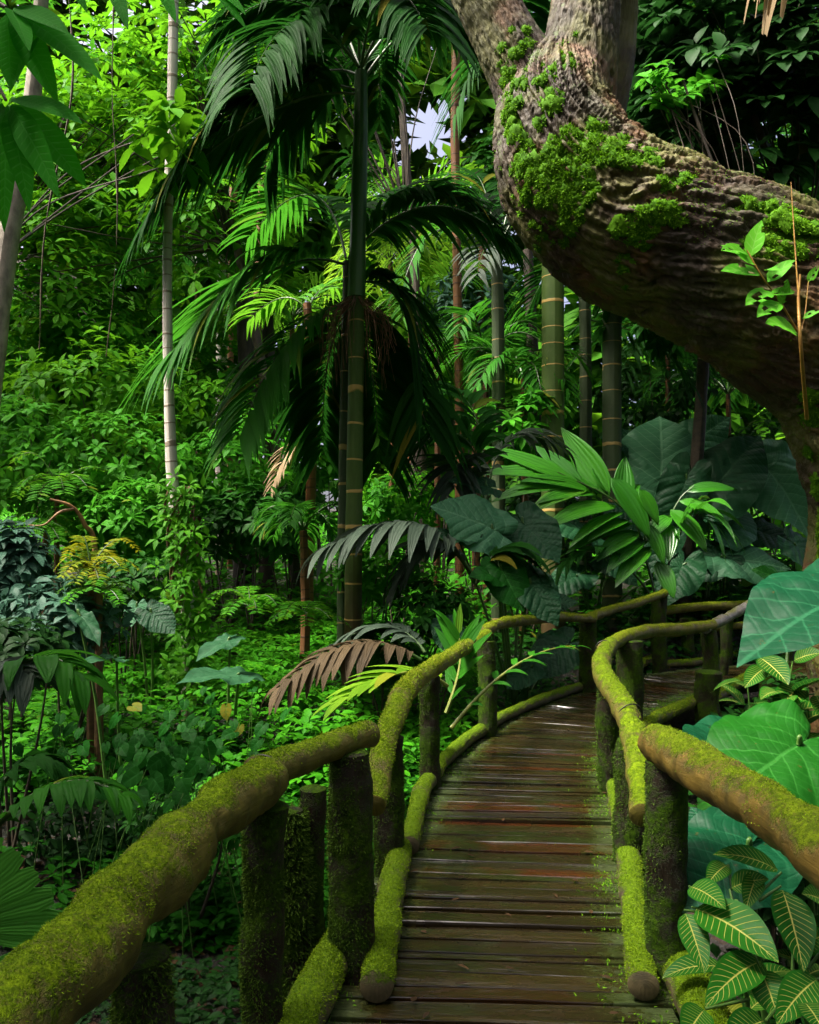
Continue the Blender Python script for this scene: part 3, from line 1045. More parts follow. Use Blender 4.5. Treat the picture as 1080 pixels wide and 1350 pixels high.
# ================================================================== leaf colours
G_ = {}
G_['palm_dark'] = leaf_mat('dark_palm_leaflet', (.006, .028, .008), (.018, .070, .014), rough=.58, transl=.28, tcol=(.03, .16, .015), pleat=3, bump=.4, spec=.05)
G_['palm_mid'] = leaf_mat('green_palm_leaflet', (.015, .075, .008), (.040, .150, .014), rough=.38, transl=.38, tcol=(.07, .30, .02), pleat=3, bump=.4)
G_['palm_bright'] = leaf_mat('bright_palm_leaflet', (.03, .12, .008), (.085, .22, .014), rough=.42, transl=.45, tcol=(.14, .36, .02), pleat=3, bump=.4)
G_['palm_glossy'] = leaf_mat('glossy_pleated_leaflet', (.020, .095, .008), (.055, .18, .016), rough=.28, transl=.22, pleat=6, bump=1., spec=.42)
G_['palm_grey'] = leaf_mat('grey_green_palm_leaflet', (.020, .034, .022), (.055, .080, .055), rough=.34, transl=.15, pleat=4, bump=.6, sat=False)
G_['palm_brown'] = leaf_mat('dry_palm_leaflet', (.030, .022, .012), (.075, .052, .026), rough=.5, transl=.15, pleat=4, bump=.6, sat=False)
G_['palm_tan'] = leaf_mat('tan_dead_frond', (.16, .11, .06), (.36, .27, .16), rough=.6, transl=.3, pleat=3, sat=False)
G_['palm_yellow'] = leaf_mat('yellow_green_leaflet', (.10, .17, .012), (.24, .30, .03), rough=.45, transl=.4, pleat=3, bump=.4)
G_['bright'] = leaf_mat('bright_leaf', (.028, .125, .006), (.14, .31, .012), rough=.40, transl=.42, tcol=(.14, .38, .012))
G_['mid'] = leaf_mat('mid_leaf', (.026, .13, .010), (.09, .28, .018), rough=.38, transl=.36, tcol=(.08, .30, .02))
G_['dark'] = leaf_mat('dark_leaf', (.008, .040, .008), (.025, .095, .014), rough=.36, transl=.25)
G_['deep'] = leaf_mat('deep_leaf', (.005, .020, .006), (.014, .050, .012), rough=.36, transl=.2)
G_['blue'] = leaf_mat('blue_green_leaf', (.018, .055, .034), (.045, .115, .075), rough=.30, transl=.15, vein=(.08, .16, .10), nv=7, vstr=.4, sat=False)
G_['fern'] = leaf_mat('fern_leaf', (.03, .13, .010), (.10, .26, .018), rough=.45, transl=.45, tcol=(.16, .42, .02))
G_['gold'] = leaf_mat('golden_fern_leaf', (.07, .12, .006), (.30, .22, .010), rough=.5, transl=.4, tcol=(.32, .30, .012))
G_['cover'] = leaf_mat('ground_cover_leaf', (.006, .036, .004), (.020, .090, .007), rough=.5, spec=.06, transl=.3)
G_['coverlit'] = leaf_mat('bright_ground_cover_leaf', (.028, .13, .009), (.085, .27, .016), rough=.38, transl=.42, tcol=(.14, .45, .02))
G_['heart'] = leaf_mat('heart_vine_leaf', (.004, .036, .004), (.011, .075, .008), rough=.5, spec=.06, transl=.28, vein=(.03, .16, .03), nv=4, vstr=.3)
G_['zebra'] = leaf_mat('yellow_veined_leaf', (.008, .050, .008), (.020, .095, .014), rough=.26, transl=.2, vein=(.48, .46, .10), nv=13, vstr=.75, mid=.035, slope=4.6, vw=.09, bump=.6)
G_['canopy'] = leaf_mat('overhanging_leaf', (.012, .105, .005), (.03, .19, .008), rough=.70, transl=.55, tcol=(.06, .50, .012), spec=.04, vein=(.06, .26, .03), nv=14, vstr=.5, bump=.5)
G_['forest'] = leaf_mat('far_forest_leaf', (.010, .050, .006), (.085, .19, .014), rough=.5, transl=.42, tcol=(.15, .34, .014))
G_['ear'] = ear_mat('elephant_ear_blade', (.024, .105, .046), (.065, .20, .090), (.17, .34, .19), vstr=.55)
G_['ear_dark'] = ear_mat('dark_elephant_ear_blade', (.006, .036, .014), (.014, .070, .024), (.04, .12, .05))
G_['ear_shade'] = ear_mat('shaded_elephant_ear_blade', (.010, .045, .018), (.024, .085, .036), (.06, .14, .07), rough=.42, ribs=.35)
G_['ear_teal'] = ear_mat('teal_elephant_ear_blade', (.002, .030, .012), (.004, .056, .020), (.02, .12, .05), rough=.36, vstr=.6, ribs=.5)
G_['ear_green'] = ear_mat('green_elephant_ear_blade', (.003, .045, .003), (.009, .085, .006), (.04, .19, .03), rough=.36, vstr=.5, ribs=.5)
M_TW = plain_mat('twig_bark', (.02, .014, .008), (.06, .042, .022), rough=.7)
M_STALK = plain_mat('green_stalk', (.03, .085, .012), (.07, .15, .025), rough=.4, bump=.2)
M_RACHIS = plain_mat('frond_stem', (.02, .055, .010), (.05, .10, .018), rough=.4, bump=.2)
M_RACHIS_Y = plain_mat('yellowish_frond_stem', (.10, .13, .02), (.20, .22, .04), rough=.4, bump=.2)
M_FIBRE = plain_mat('brown_fibre', (.07, .032, .014), (.16, .075, .03), rough=.8)


# ================================================================== palms
def frond(name, b, c, t, n, L, Wd, mat, parent, grav=.9, prof='lance', base_bare=.12, ang=.9, up=.25, r0=.018, seg=6, nw=2, stem=None, ripple=0., fold=.22, lift=0., label=None, jag=.06, stuff=None):
    """an arching feather leaf: stem from b over c to t, n leaflets each side"""
    b, c, t = map(lambda q: np.asarray(q, float), (b, c, t))
    u = np.linspace(0, 1, 40)[:, None]
    pts = b * (1 - u) ** 2 + 2 * c * u * (1 - u) + t * u * u
    mb = MB()
    k = np.linspace(base_bare, 1, n)
    k = np.repeat(k, 2) + rng.normal(0, .3 / n, n * 2)
    k = np.clip(k, base_bare * .9, 1)
    sg = np.tile([1., -1.], n)
    ix = k * 39
    i0 = np.minimum(ix.astype(int), 38)
    fr = (ix - i0)[:, None]
    p = pts[i0] * (1 - fr) + pts[i0 + 1] * fr
    tg = nrm(pts[i0 + 1] - pts[i0])
    upv = np.array([0, 0, 1.])
    sd = np.cross(tg, upv)
    bad = np.linalg.norm(sd, axis=1) < .15
    sd[bad] = np.cross(tg[bad], [0, -1., .1])
    sd = nrm(sd)
    nn = nrm(np.cross(sd, tg))
    fw = ang * (.55 + .9 * k)[:, None]
    d = nrm(sd * sg[:, None] + tg * fw + nn * up + rng.normal(0, jag, (len(k), 3)))
    env = np.clip(.55 + 1.6 * (k - base_bare), 0, 1) * np.clip(1.35 - k * .75, .35, 1)
    nl = nn + np.array([0, 0, .3])
    strips(mb, p, d, nl, L * env * rng.uniform(.88, 1.08, len(k)), Wd * np.clip(env + .2, 0, 1.1), seg=seg, nw=nw, grav=grav * rng.uniform(.7, 1.3, len(k)), fold=fold, prof=prof, ripple=ripple)
    o = mb.build(name, mat, parent, label=label) if parent is not None else mb
    if parent is not None:
        m2 = MB()
        tube(m2, pts[::4], np.linspace(r0, r0 * .25, len(pts[::4])), ns=20, nu=6)
        m2.build('rachis', stem or M_RACHIS, o)
    return o


def trunk_part(pts, rad, mat, parent, name='trunk', ns=50, nu=16, amp=.006, flare=True):
    mb = MB()
    tube(mb, pts, rad, ns=ns, nu=nu, disp=lumpy(amp, 3.))
    return mb.build(name, mat, parent)


T_PALM = palm_trunk_mat('ringed_green_trunk', (.030, .060, .012), (.075, .125, .024), (.40, .27, .08), spacing=.36, ringw=.040, lichen=(.09, .11, .04), lich=.3, low=(.07, .045, .018), lowlen=1.3)
T_PALMD = palm_trunk_mat('ringed_dark_trunk', (.026, .044, .020), (.06, .085, .036), (.32, .22, .08), spacing=.42, ringw=.03, lichen=(.08, .09, .06), lich=.3)
T_WHITE = palm_trunk_mat('pale_ringed_trunk', (.36, .33, .28), (.68, .63, .56), (.26, .21, .16), spacing=.19, ringw=.07, lichen=(.55, .56, .50), lich=.5, low=(.20, .13, .06), lowlen=.3)
T_BROWN = palm_trunk_mat('brown_ringed_trunk', (.08, .036, .014), (.19, .085, .032), (.06, .03, .015), spacing=.16, ringw=.08, lichen=(.2, .16, .1), lich=.2)
T_GREY = plain_mat('mottled_grey_trunk', (.10, .085, .06), (.30, .26, .20), scale=9., rough=.7, stretch=(1, 1, .5))
T_DARK = plain_mat('dark_forest_trunk', (.012, .009, .006), (.05, .034, .02), scale=9., rough=.8, stretch=(1, 1, .3))

# --- the tall betel palm by the left rail
D1 = 9.2
pt = thing('betel_palm', 'tall slim betel palm with yellow-ringed green trunk and dark crown', 'palm', G(466, D1))
trunk_part([G(466, D1, -.1), P(466, 760, D1), P(469, 520, D1), P(470, 385, D1)], [.105, .095, .088, .085], T_PALM, pt, ns=70)
M_SHAFT = plain_mat('green_crownshaft', (.02, .07, .012), (.045, .12, .02), scale=5., rough=.35, bump=.15, stretch=(1, 1, .15))
trunk_part([P(470, 392, D1), P(472, 300, D1), P(475, 200, D1), P(476, 95, D1)], [.10, .088, .085, .07], M_SHAFT, pt, name='crownshaft')
def px_frond(root, b, c, t, n, Lpx, Wm, mat, **kw):
    B, Cc, T = P(*b), P(*c), P(*t)
    return frond('frond', B, Cc, T, n, Lpx * b[2] / F, Wm, mat, root, **kw)
dk = G_['palm_dark']
px_frond(pt, (474, 120, D1), (330, 70, D1 - .3), (200, 290, D1 - .8), 48, 165, .12, dk, grav=1.3)
px_frond(pt, (474, 90, D1), (385, -40, D1 - .9), (330, 110, D1 - 1.8), 38, 150, .115, dk, grav=1.5)
px_frond(pt, (476, 110, D1), (570, -40, D1 + .2), (655, 60, D1 + .6), 40, 110, .105, dk, grav=1.4)
px_frond(pt, (476, 90, D1), (500, -90, D1 - 1.2), (565, 40, D1 - 2.4), 38, 150, .115, dk, grav=1.4)
px_frond(pt, (474, 90, D1), (420, -80, D1 + .8), (330, 20, D1 + 1.6), 38, 150, .115, dk, grav=1.4)
px_frond(pt, (476, 100, D1), (505, 20, D1 + .8), (500, 160, D1 + 1.4), 30, 80, .09, dk, grav=1.3)
px_frond(pt, (474, 100, D1), (390, 60, D1 + .6), (350, 230, D1 + .8), 36, 140, .115, dk, grav=1.3)
px_frond(pt, (474, 80, D1), (470, -150, D1 - .6), (400, -40, D1 - 2.2), 36, 140, .115, dk, grav=1.4)
px_frond(pt, (476, 90, D1), (620, -120, D1 + .5), (700, 30, D1 + .8), 38, 150, .115, dk, grav=1.4)
mb = MB()
for k in range(70):
    a = rng.uniform(0, 2 * PI)
    b0 = P(470, 398, D1) + np.array([math.cos(a) * .08, math.sin(a) * .08, rng.uniform(-.06, .06)])
    o = np.array([math.cos(a), math.sin(a), 0])
    ln = rng.uniform(.35, 1.0)
    tube(mb, [b0, b0 + o * .14 + [0, 0, -.12], b0 + o * rng.uniform(.16, .34) + [0, 0, -.35 * ln], b0 + o * rng.uniform(.15, .40) + [rng.normal(0, .03), 0, -1.0 * ln]], [.007, .005, .004, .003], ns=9, nu=4, caps=(False, False))
mb.build('flower_stalks', M_FIBRE, pt)

px_frond(pt, (476, 90, D1), (560, -100, D1 - .6), (640, 20, D1 - 1.6), 36, 110, .10, dk, grav=1.4)
px_frond(pt, (474, 90, D1), (400, -60, D1 - .2), (290, 40, D1 - .4), 40, 120, .10, dk, grav=1.4)
px_frond(pt, (474, 125, D1), (370, 105, D1 - .2), (222, 250, D1 - .5), 46, 160, .12, dk, grav=1.4)
# --- second, shorter palm beside it
D2 = 9.9
p2 = thing('betel_palm', 'shorter dark-stemmed palm behind the tall ringed palm with long fronds hanging at mid height', 'palm', G(452, D2))
trunk_part([G(452, D2, -.1), P(453, 650, D2), P(456, 480, D2), P(458, 345, D2)], [.075, .065, .06, .05], T_PALMD, p2)
px_frond(p2, (458, 350, D2), (360, 310, D2 - .5), (225, 470, D2 - 1.2), 56, 190, .12, G_['palm_mid'], grav=1.0)
px_frond(p2, (456, 400, D2), (370, 420, D2 - .5), (318, 570, D2 - 1.2), 34, 130, .11, G_['palm_mid'], grav=1.2)
px_frond(p2, (456, 340, D2), (430, 190, D2 + .6), (330, 310, D2 + 1.3), 30, 110, .075, G_['palm_mid'], grav=.9)
px_frond(p2, (460, 380, D2), (545, 330, D2 - .2), (560, 560, D2 - .3), 44, 165, .11, dk, grav=1.1)
px_frond(p2, (460, 400, D2), (490, 420, D2 + .4), (500, 600, D2 + .6), 40, 150, .11, dk, grav=1.0)
px_frond(p2, (458, 420, D2), (425, 440, D2 + .4), (425, 590, D2 + .7), 36, 140, .11, dk, grav=1.0)
px_frond(p2, (460, 340, D2), (560, 220, D2 - .2), (660, 310, D2 - .4), 44, 140, .11, dk, grav=1.4)
px_frond(p2, (460, 340, D2), (520, 210, D2 + .8), (600, 260, D2 + 1.8), 30, 120, .08, dk, grav=1.2)

# --- ringed trunks on the right
def right_palm(px, d, wpx, top, label, mat, fr=()):
    o = thing('betel_palm', label, 'palm', G(px, d), 'ringed palms beyond the elephant ears')
    r = wpx * d / F / 2
    trunk_part([G(px, d, -.1), P(px, (590 + top) / 2, d), P(px + rng.normal(0, 3), top, d)], [r * 1.1, r, r * .9], mat, o, ns=60)
    for b, c, t, n, L, m in fr:
        px_frond(o, b, c, t, n, L, .085, m, grav=1.2)
    return o
right_palm(729, 13.2, 29, 60, 'thick palm trunk with tan rings right below the bend of the leaning tree', T_PALM,
           [((729, 80, 13.2), (650, -10, 13.0), (600, 150, 12.6), 28, 120, dk), ((729, 80, 13.2), (820, -40, 13.4), (900, 100, 13.8), 28, 120, dk)])
right_palm(807, 14.0, 24, 40, 'ringed palm trunk standing between the thickest palm trunk and the leaning tree', T_PALMD,
           [((807, 60, 14.0), (900, -40, 14.2), (980, 120, 14.6), 16, 100, dk), ((807, 60, 14.0), (760, -90, 13.8), (700, 40, 13.3), 26, 120, dk)])
right_palm(657, 13.6, 17, 320, 'thin dark palm stem with a small spiky crown under the leaning trunk', T_PALMD,
           [((657, 330, 13.6), (630, 250, 13.3), (600, 290, 13.0), 18, 70, G_['palm_grey']), ((657, 330, 13.6), (690, 240, 13.6), (725, 300, 13.4), 18, 75, G_['palm_grey']),
            ((657, 330, 13.6), (640, 230, 14.0), (625, 230, 14.4), 18, 70, dk), ((657, 330, 13.6), (680, 220, 14.0), (700, 230, 14.4), 18, 70, dk), ((657, 340, 13.6), (640, 300, 12.8), (630, 360, 12.4), 16, 60, G_['palm_grey'])])
right_palm(772, 15.0, 16, 330, 'dark narrow palm stem seen between two thicker ringed trunks', T_PALMD,
           [((772, 340, 15.0), (830, 400, 14.5), (905, 500, 14.1), 26, 120, dk), ((772, 350, 15.0), (720, 330, 15.3), (690, 430, 15.5), 24, 110, dk), ((772, 420, 15.0), (850, 440, 15.3), (960, 470, 15.5), 26, 110, dk)])

# --- slim pale and brown trunks in the background
def slim(name, label, pts, rad, mat, cat='palm', fr=(), W=.08, group=None):
    q = [G(pts[0][0], pts[0][2], -.1)] + [P(*a) for a in pts]
    o = thing(name, label, cat, q[0], group)
    trunk_part(q, [rad[0]] + list(rad), mat, o, ns=70)
    for b, c, t, n, L, m in fr:
        px_frond(o, b, c, t, n, L, W, m, grav=1.0, seg=4)
    return o
DW = 8.7
slim('palm_tree', 'slender white-barked palm trunk rising through the bright leafy shrubs', [(249, 805, DW), (240, 720, DW), (228, 640, DW), (222, 480, DW), (221, 320, DW), (226, 160, DW), (229, 20, DW), (232, -150, DW)], [.078, .072, .060, .052, .048, .048, .050, .048], T_WHITE,
     fr=[((232, -120, DW), (120, -260, DW), (20, -60, DW - 1), 24, 130, G_['palm_mid']), ((232, -120, DW), (330, -240, DW), (420, -60, DW), 24, 130, G_['palm_mid']), ((232, -120, DW), (260, -280, DW - 2), (300, -60, DW - 4), 24, 130, G_['palm_mid'])])
slim('palm_tree', 'thin pale trunk partly hidden by leaves beside the dark hanging frond', [(292, 560, 17), (294, 340, 17), (297, 200, 17), (301, 60, 17), (304, -100, 17)], [.12, .11, .11, .10, .09], T_WHITE, fr=[((304, -80, 17), (240, -180, 17), (160, -40, 16), 20, 90, G_['palm_mid'])])
slim('palm_tree', 'reddish brown slim trunk beside the thin pale trunk', [(302, 540, 19), (305, 300, 19), (320, 100, 19), (330, -60, 19)], [.10, .09, .09, .08], T_BROWN)
slim('palm_tree', 'leaning thin brown trunk behind the backlit palm fronds', [(338, 520, 20), (343, 300, 20), (350, 180, 20), (358, -50, 20)], [.11, .10, .09, .08], T_BROWN)
slim('palm_tree', 'brown fibrous trunk with a tan drooping dead frond left of the ringed palm', [(407, 742, 12), (410, 640, 12), (412, 520, 12), (405, 400, 12)], [.075, .07, .07, .06], T_BROWN,
     fr=[((406, 585, 12), (385, 570, 11.8), (360, 640, 11.6), 16, 45, G_['palm_tan']), ((405, 410, 12), (380, 370, 12), (330, 420, 12.4), 18, 70, G_['palm_bright']), ((405, 410, 12), (430, 350, 12.4), (470, 400, 12.6), 18, 70, G_['palm_bright'])])
slim('palm_tree', 'orange-brown palm trunk in front of the sunlit gap right of the ringed palm', [(606, 545, 15), (604, 440, 15), (602, 310, 15), (600, 160, 15), (602, 0, 15)], [.085, .08, .08, .08, .07], T_BROWN,
     fr=[((602, 20, 15), (560, -60, 15), (520, 70, 14), 20, 80, dk), ((602, 20, 15), (650, -60, 15), (690, 80, 14), 20, 80, dk), ((602, 310, 15), (560, 280, 15), (530, 380, 14.5), 18, 70, G_['palm_mid'])])
slim('palm_tree', 'dim brown palm trunk standing behind the thin dark palm stem', [(628, 560, 17), (632, 430, 17), (640, 260, 17)], [.09, .085, .08], T_BROWN)
slim('broadleaf_tree', 'mottled grey trunk leaning at the left edge below the overhanging leaves', [(-22, 640, 8), (-4, 440, 8), (14, 300, 8), (30, 220, 8), (44, 120, 8), (60, -60, 8)], [.11, .10, .095, .085, .075, .06], T_GREY, cat='tree')
for px, d, w_, lab in ((322, 14.5, .16, 'dark leaning trunk in the shade beneath the leafy shrubs'), (352, 15, .12, 'second dark trunk in the shade right of the leaning one'), (700, 16, .12, 'dark trunk behind the glossy bright frond'), (545, 18, .14, 'shaded trunk behind the hanging fronds of the shorter palm')):
    slim('forest_tree', lab, [(px, 700, d), (px + 6, 560, d), (px - 4, 330, d)], [w_ * 1.2, w_, w_ * .8], T_DARK, cat='tree', group='dark trunks in the shade')

# --- far palms, sunlit, seen in the gap
def small_palm(px, py, d, size, mat, label, n=8, group='sunlit palms in the clearing', stemmat=None, W=.07, spread=1.):
    g = G(px, d)
    c0 = P(px, py, d)
    o = thing('young_palm', label, 'palm', g, group)
    trunk_part([g - [0, 0, .1], (g + c0) / 2 + [.03, 0, 0], c0], [.07, .06, .05], stemmat or T_BROWN, o, ns=20, nu=8)
    for k in range(n):
        a = k / n * 2 * PI + rng.uniform(-.3, .3)
        h = rng.uniform(.3, 1.0)
        dv = np.array([math.cos(a), math.sin(a) * .8, 0])
        t = c0 + dv * size * rng.uniform(.8, 1.1) + [0, 0, size * (h - .75)]
        c = c0 + dv * size * .5 + [0, 0, size * (.25 + h * .6)]
        frond('frond', c0, c, t, 20, size * .5 * spread, W, mat, o, grav=.9, seg=4)
    return o
small_palm(575, 420, 17, 1.7, G_['palm_bright'], 'yellow-green young palm in the sunlit gap beside the orange-brown trunk', n=9)
small_palm(515, 345, 18, 1.6, G_['palm_yellow'], 'yellowish feathery palm glimpsed just right of the ringed palm', n=9)
small_palm(540, 290, 19, 2.0, G_['palm_bright'], 'bright palm crown under the white sky gap', n=10)
small_palm(640, 470, 15, 1.4, G_['palm_mid'], 'green young palm between the orange-brown trunk and the thick ringed trunk', n=9)
small_palm(690, 500, 14, 1.3, G_['palm_mid'], 'young palm fronds showing low between the ringed trunks', n=8)
small_palm(260, 350, 16, 1.5, G_['palm_dark'], 'dark spiky palm beside the white-barked trunk', n=9)
small_palm(385, 420, 16, 1.7, G_['palm_bright'], 'sunlit palm behind the long dark fronds', n=9)
small_palm(325, 520, 15, 1.2, G_['palm_mid'], 'small palm with arching fronds right of the white-barked trunk', n=9)
small_palm(400, 700, 10.5, .7, G_['palm_mid'], 'small feathery palm at the foot of the brown fibrous trunk', n=8, W=.05)
small_palm(880, 450, 16.5, 2.2, dk, 'dark palm in the gloom under the leaning trunk', n=10, group='dark palms right of the bridge')
small_palm(960, 520, 17, 2.0, dk, 'dark palm low behind the elephant ears by the leaning tree', n=9, group='dark palms right of the bridge')

# --- low arching fronds round the bridge
M_BASE = T_DARK
def clump(name, label, base, fronds, group=None, stem=None, **kw):
    o = thing(name, label, 'palm', base, group)
    for f in fronds:
        b, c, t, n, L, Wm, m = f[:7]
        k2 = dict(kw)
        if len(f) > 7:
            k2.update(f[7])
        px_frond(o, b, c, t, n, L, Wm, m, stem=stem, **k2)
    return o
gl = G_['palm_glossy']
gy_ = G_['palm_grey']
gp = clump('glossy_palm', 'glossy broad pleated palm fronds catching the light above the far handrail', G(850, 12.7), [
    ((868, 795, 12.6), (905, 640, 12.6), (935, 690, 12.4), 7, 110, .20, gl, dict(grav=1.4, base_bare=.35)),
    ((864, 795, 12.6), (800, 690, 12.2), (740, 745, 11.9), 9, 90, .16, dk, dict(grav=1.2, base_bare=.35))],
    prof='lance', up=.35, seg=7, nw=4, ripple=.05, r0=.022)


def authored_frond(root, d, rach, lf, mat, r0=.022):
    """a frond whose leaflets are read one by one off the photograph"""
    mb = MB()
    for (x0, y0, x1, y1, w_, dd) in lf:
        A, T = P(x0, y0, d), P(x1, y1, d + dd)
        L = np.linalg.norm(T - A)
        dv = nrm(T - A)
        dv = dv + np.array([0, -.1, .30 if y1 > y0 - 20 else .05])
        strips(mb, A, dv, [rng.normal(0, .2), -.62, .75], L * 1.1, w_ * d / F, seg=10, nw=12, grav=.55 if y1 > y0 - 20 else .25, fold=.22, prof='ovate', ripple=.04)
    o = mb.build('frond', mat, root)
    m2 = MB()
    tube(m2, [P(*q, d) for q in rach], np.linspace(r0, r0 * .3, len(rach)), ns=40, nu=7)
    m2.build('rachis', M_RACHIS, o)


authored_frond(gp, 12.3, [(868, 800), (850, 730), (838, 690), (812, 662), (785, 645), (760, 634), (735, 622)], [
    (803, 655, 748, 574, 36, .5), (768, 642, 712, 592, 26, .4), (762, 638, 645, 588, 30, .2), (758, 636, 638, 634, 28, -.1), (762, 640, 655, 668, 28, -.3), (775, 645, 700, 684, 28, -.5),
    (812, 668, 722, 704, 34, -.6), (828, 686, 776, 718, 26, -.5), (842, 702, 788, 744, 26, -.5), (858, 722, 812, 778, 26, -.5), (806, 630, 846, 708, 38, -.1), (842, 645, 862, 690, 26, 0),
    (852, 690, 870, 742, 24, -.1), (866, 740, 884, 788, 24, -.2), (800, 650, 780, 600, 28, .5), (820, 668, 822, 610, 30, .4), (780, 648, 690, 640, 26, -.2), (835, 690, 750, 735, 24, -.4),
    (765, 640, 668, 612, 24, .1), (764, 642, 676, 652, 22, -.2), (785, 652, 712, 668, 24, -.4), (850, 712, 800, 760, 24, -.5), (822, 676, 752, 728, 24, -.6), (815, 660, 838, 640, 26, .3), (846, 690, 862, 720, 22, 0), (790, 648, 728, 600, 26, .5)], gl)
authored_frond(gp, 12.6, [(872, 800), (880, 700), (895, 660), (915, 640)], [
    (884, 672, 924, 728, 30, -.3), (880, 690, 880, 740, 26, -.3), (895, 660, 950, 690, 24, -.2), (905, 648, 965, 650, 22, 0), (885, 680, 850, 720, 24, -.2)], gl)
clump('dark_palm', 'dark glossy arching palm fronds beneath the thin palm stem', G(600, 10.8), [
    ((640, 700, 10.8), (640, 520, 10.6), (548, 590, 10.3), 22, 110, .10, dk, {}),
    ((640, 700, 10.8), (650, 480, 11.4), (560, 520, 11.8), 22, 90, .10, dk, {}),
    ((640, 700, 10.8), (640, 530, 11.0), (740, 590, 11.0), 18, 80, .10, gy_, dict(grav=1.4)),
    ((640, 700, 10.8), (600, 560, 10.4), (600, 640, 10.1), 18, 90, .10, gy_, {})], grav=1.2, base_bare=.3)
clump('dark_palm', 'drooping blackish-green frond hanging across the ringed palm foot', G(600, 9.0), [
    ((625, 760, 9.0), (560, 650, 8.8), (432, 722, 8.4), 15, 120, .13, gy_, dict(grav=1.7)),
    ((625, 770, 9.0), (590, 680, 9.0), (530, 760, 8.9), 13, 110, .12, gy_, dict(grav=1.6)),
    ((628, 770, 9.0), (660, 690, 9.2), (700, 760, 9.2), 12, 90, .12, dk, dict(grav=1.5))], base_bare=.2, prof='strap')
clump('withered_palm', 'low brownish withered frond drooping behind the left handrail', G(540, 8.0), [
    ((555, 870, 7.8), (470, 815, 7.6), (372, 905, 7.2), 15, 85, .11, G_['palm_brown'], dict(grav=1.7)),
    ((560, 860, 8.0), (520, 800, 8.2), (440, 850, 8.3), 13, 70, .10, gy_, dict(grav=1.5))], base_bare=.1, prof='strap')
clump('yellow_palm', 'yellow-green pleated fronds right behind the left handrail bend', G(600, 6.6), [
    ((590, 905, 6.4), (540, 860, 6.2), (448, 925, 5.9), 10, 70, .10, G_['palm_yellow'], dict(grav=.5, ang=1.3)),
    ((588, 940, 6.5), (620, 860, 6.6), (600, 830, 6.7), 7, 70, .07, G_['palm_mid'], dict(grav=.3, ang=1.6)),
    ((595, 960, 6.5), (680, 850, 6.8), (760, 852, 7.2), 8, 40, .05, G_['palm_mid'], dict(grav=.9))], prof='strap', stem=M_RACHIS_Y)
clump('weeping_palm', 'pale grey-green strap fronds drooping at the left edge', G(-30, 4.2), [
    ((-50, 960, 4.0), (40, 820, 3.9), (105, 890, 3.8), 9, 100, .085, G_['palm_mid'], dict(grav=1.6)),
    ((-60, 960, 4.1), (-10, 840, 4.0), (40, 890, 3.8), 9, 110, .085, gy_, dict(grav=1.7))], prof='strap', base_bare=.25)
clump('weeping_palm', 'dark strap-leaved palm drooping in the shade left of the near handrail', G(-40, 3.4), [
    ((-60, 1160, 3.3), (60, 980, 3.2), (165, 1050, 3.1), 12, 75, .055, G_['palm_mid'], dict(grav=1.7)),
    ((-60, 1170, 3.3), (10, 960, 3.4), (80, 1010, 3.4), 12, 75, .055, dk, dict(grav=1.7))], prof='strap', base_bare=.25)
fp = thing('fan_palm', 'pleated fan palm leaf with blunt cut tips at the lower left edge', 'palm', G(-60, 2.4))
def fan(c, axis, up, R, n, spread, Wm, mat, name='leaf', grav=.25):
    axis, up = nrm(axis), nrm(up)
    sd = np.cross(axis, up)
    th = np.linspace(-spread, spread, n)
    d = np.cos(th)[:, None] * axis + np.sin(th)[:, None] * sd
    mb = MB()
    strips(mb, np.repeat(np.asarray(c)[None], n, 0), d, up, R * rng.uniform(.92, 1.05, n), Wm, seg=7, nw=4, grav=grav, fold=.25, prof=lambda t: min(1., .06 + 1.0 * t) * min(1., (1.1 - t) * 6), ripple=.10)
    return mb.build(name, mat, fp)
M_FAN = leaf_mat('fan_palm_blade', (.045, .14, .03), (.10, .25, .06), rough=.38, transl=.3, pleat=6, bump=.5)
fan(P(-75, 1235, 2.3), [.6, -.1, .75], [.3, -.9, .25], .36, 9, .95, .075, M_FAN)
fan(P(-70, 1300, 2.2), [1., -.05, -.02], [0, -.5, .85], .33, 9, .7, .065, M_FAN, grav=.5)
fan(P(-80, 1370, 2.1), [.9, -.1, .1], [0, -.6, .8], .30, 9, .8, .06, M_FAN, grav=.4)

# --- fringes at the top edge: tips of a frond hanging into view
hp = thing('hanging_frond', 'pale dry frond tips hanging into the top right corner', 'palm frond', P(1040, -160, 6.))
frond('frond', P(1250, -190, 6.), P(1130, -210, 6.), P(1060, -130, 6.), 14, 1.3, .11, G_['palm_tan'], hp, grav=2.6, prof='blunt', seg=7)
hp2 = thing('hanging_frond', 'grey-green frond tips hanging at the top edge left of the leaning tree', 'palm frond', P(600, -140, 7.))
frond('frond', P(690, -150, 7.2), P(600, -180, 7.), P(520, -70, 6.8), 16, .95, .10, gy_, hp2, grav=2.4, prof='blunt', seg=7)

# ================================================================== elephant ears
EAR_T = np.radians([0, 6, 14, 25, 42, 65, 92, 118, 140, 156, 167, 174, 180])
EAR_R = np.array([1.06, .96, .87, .79, .69, .585, .52, .52, .53, .50, .39, .20, .07])


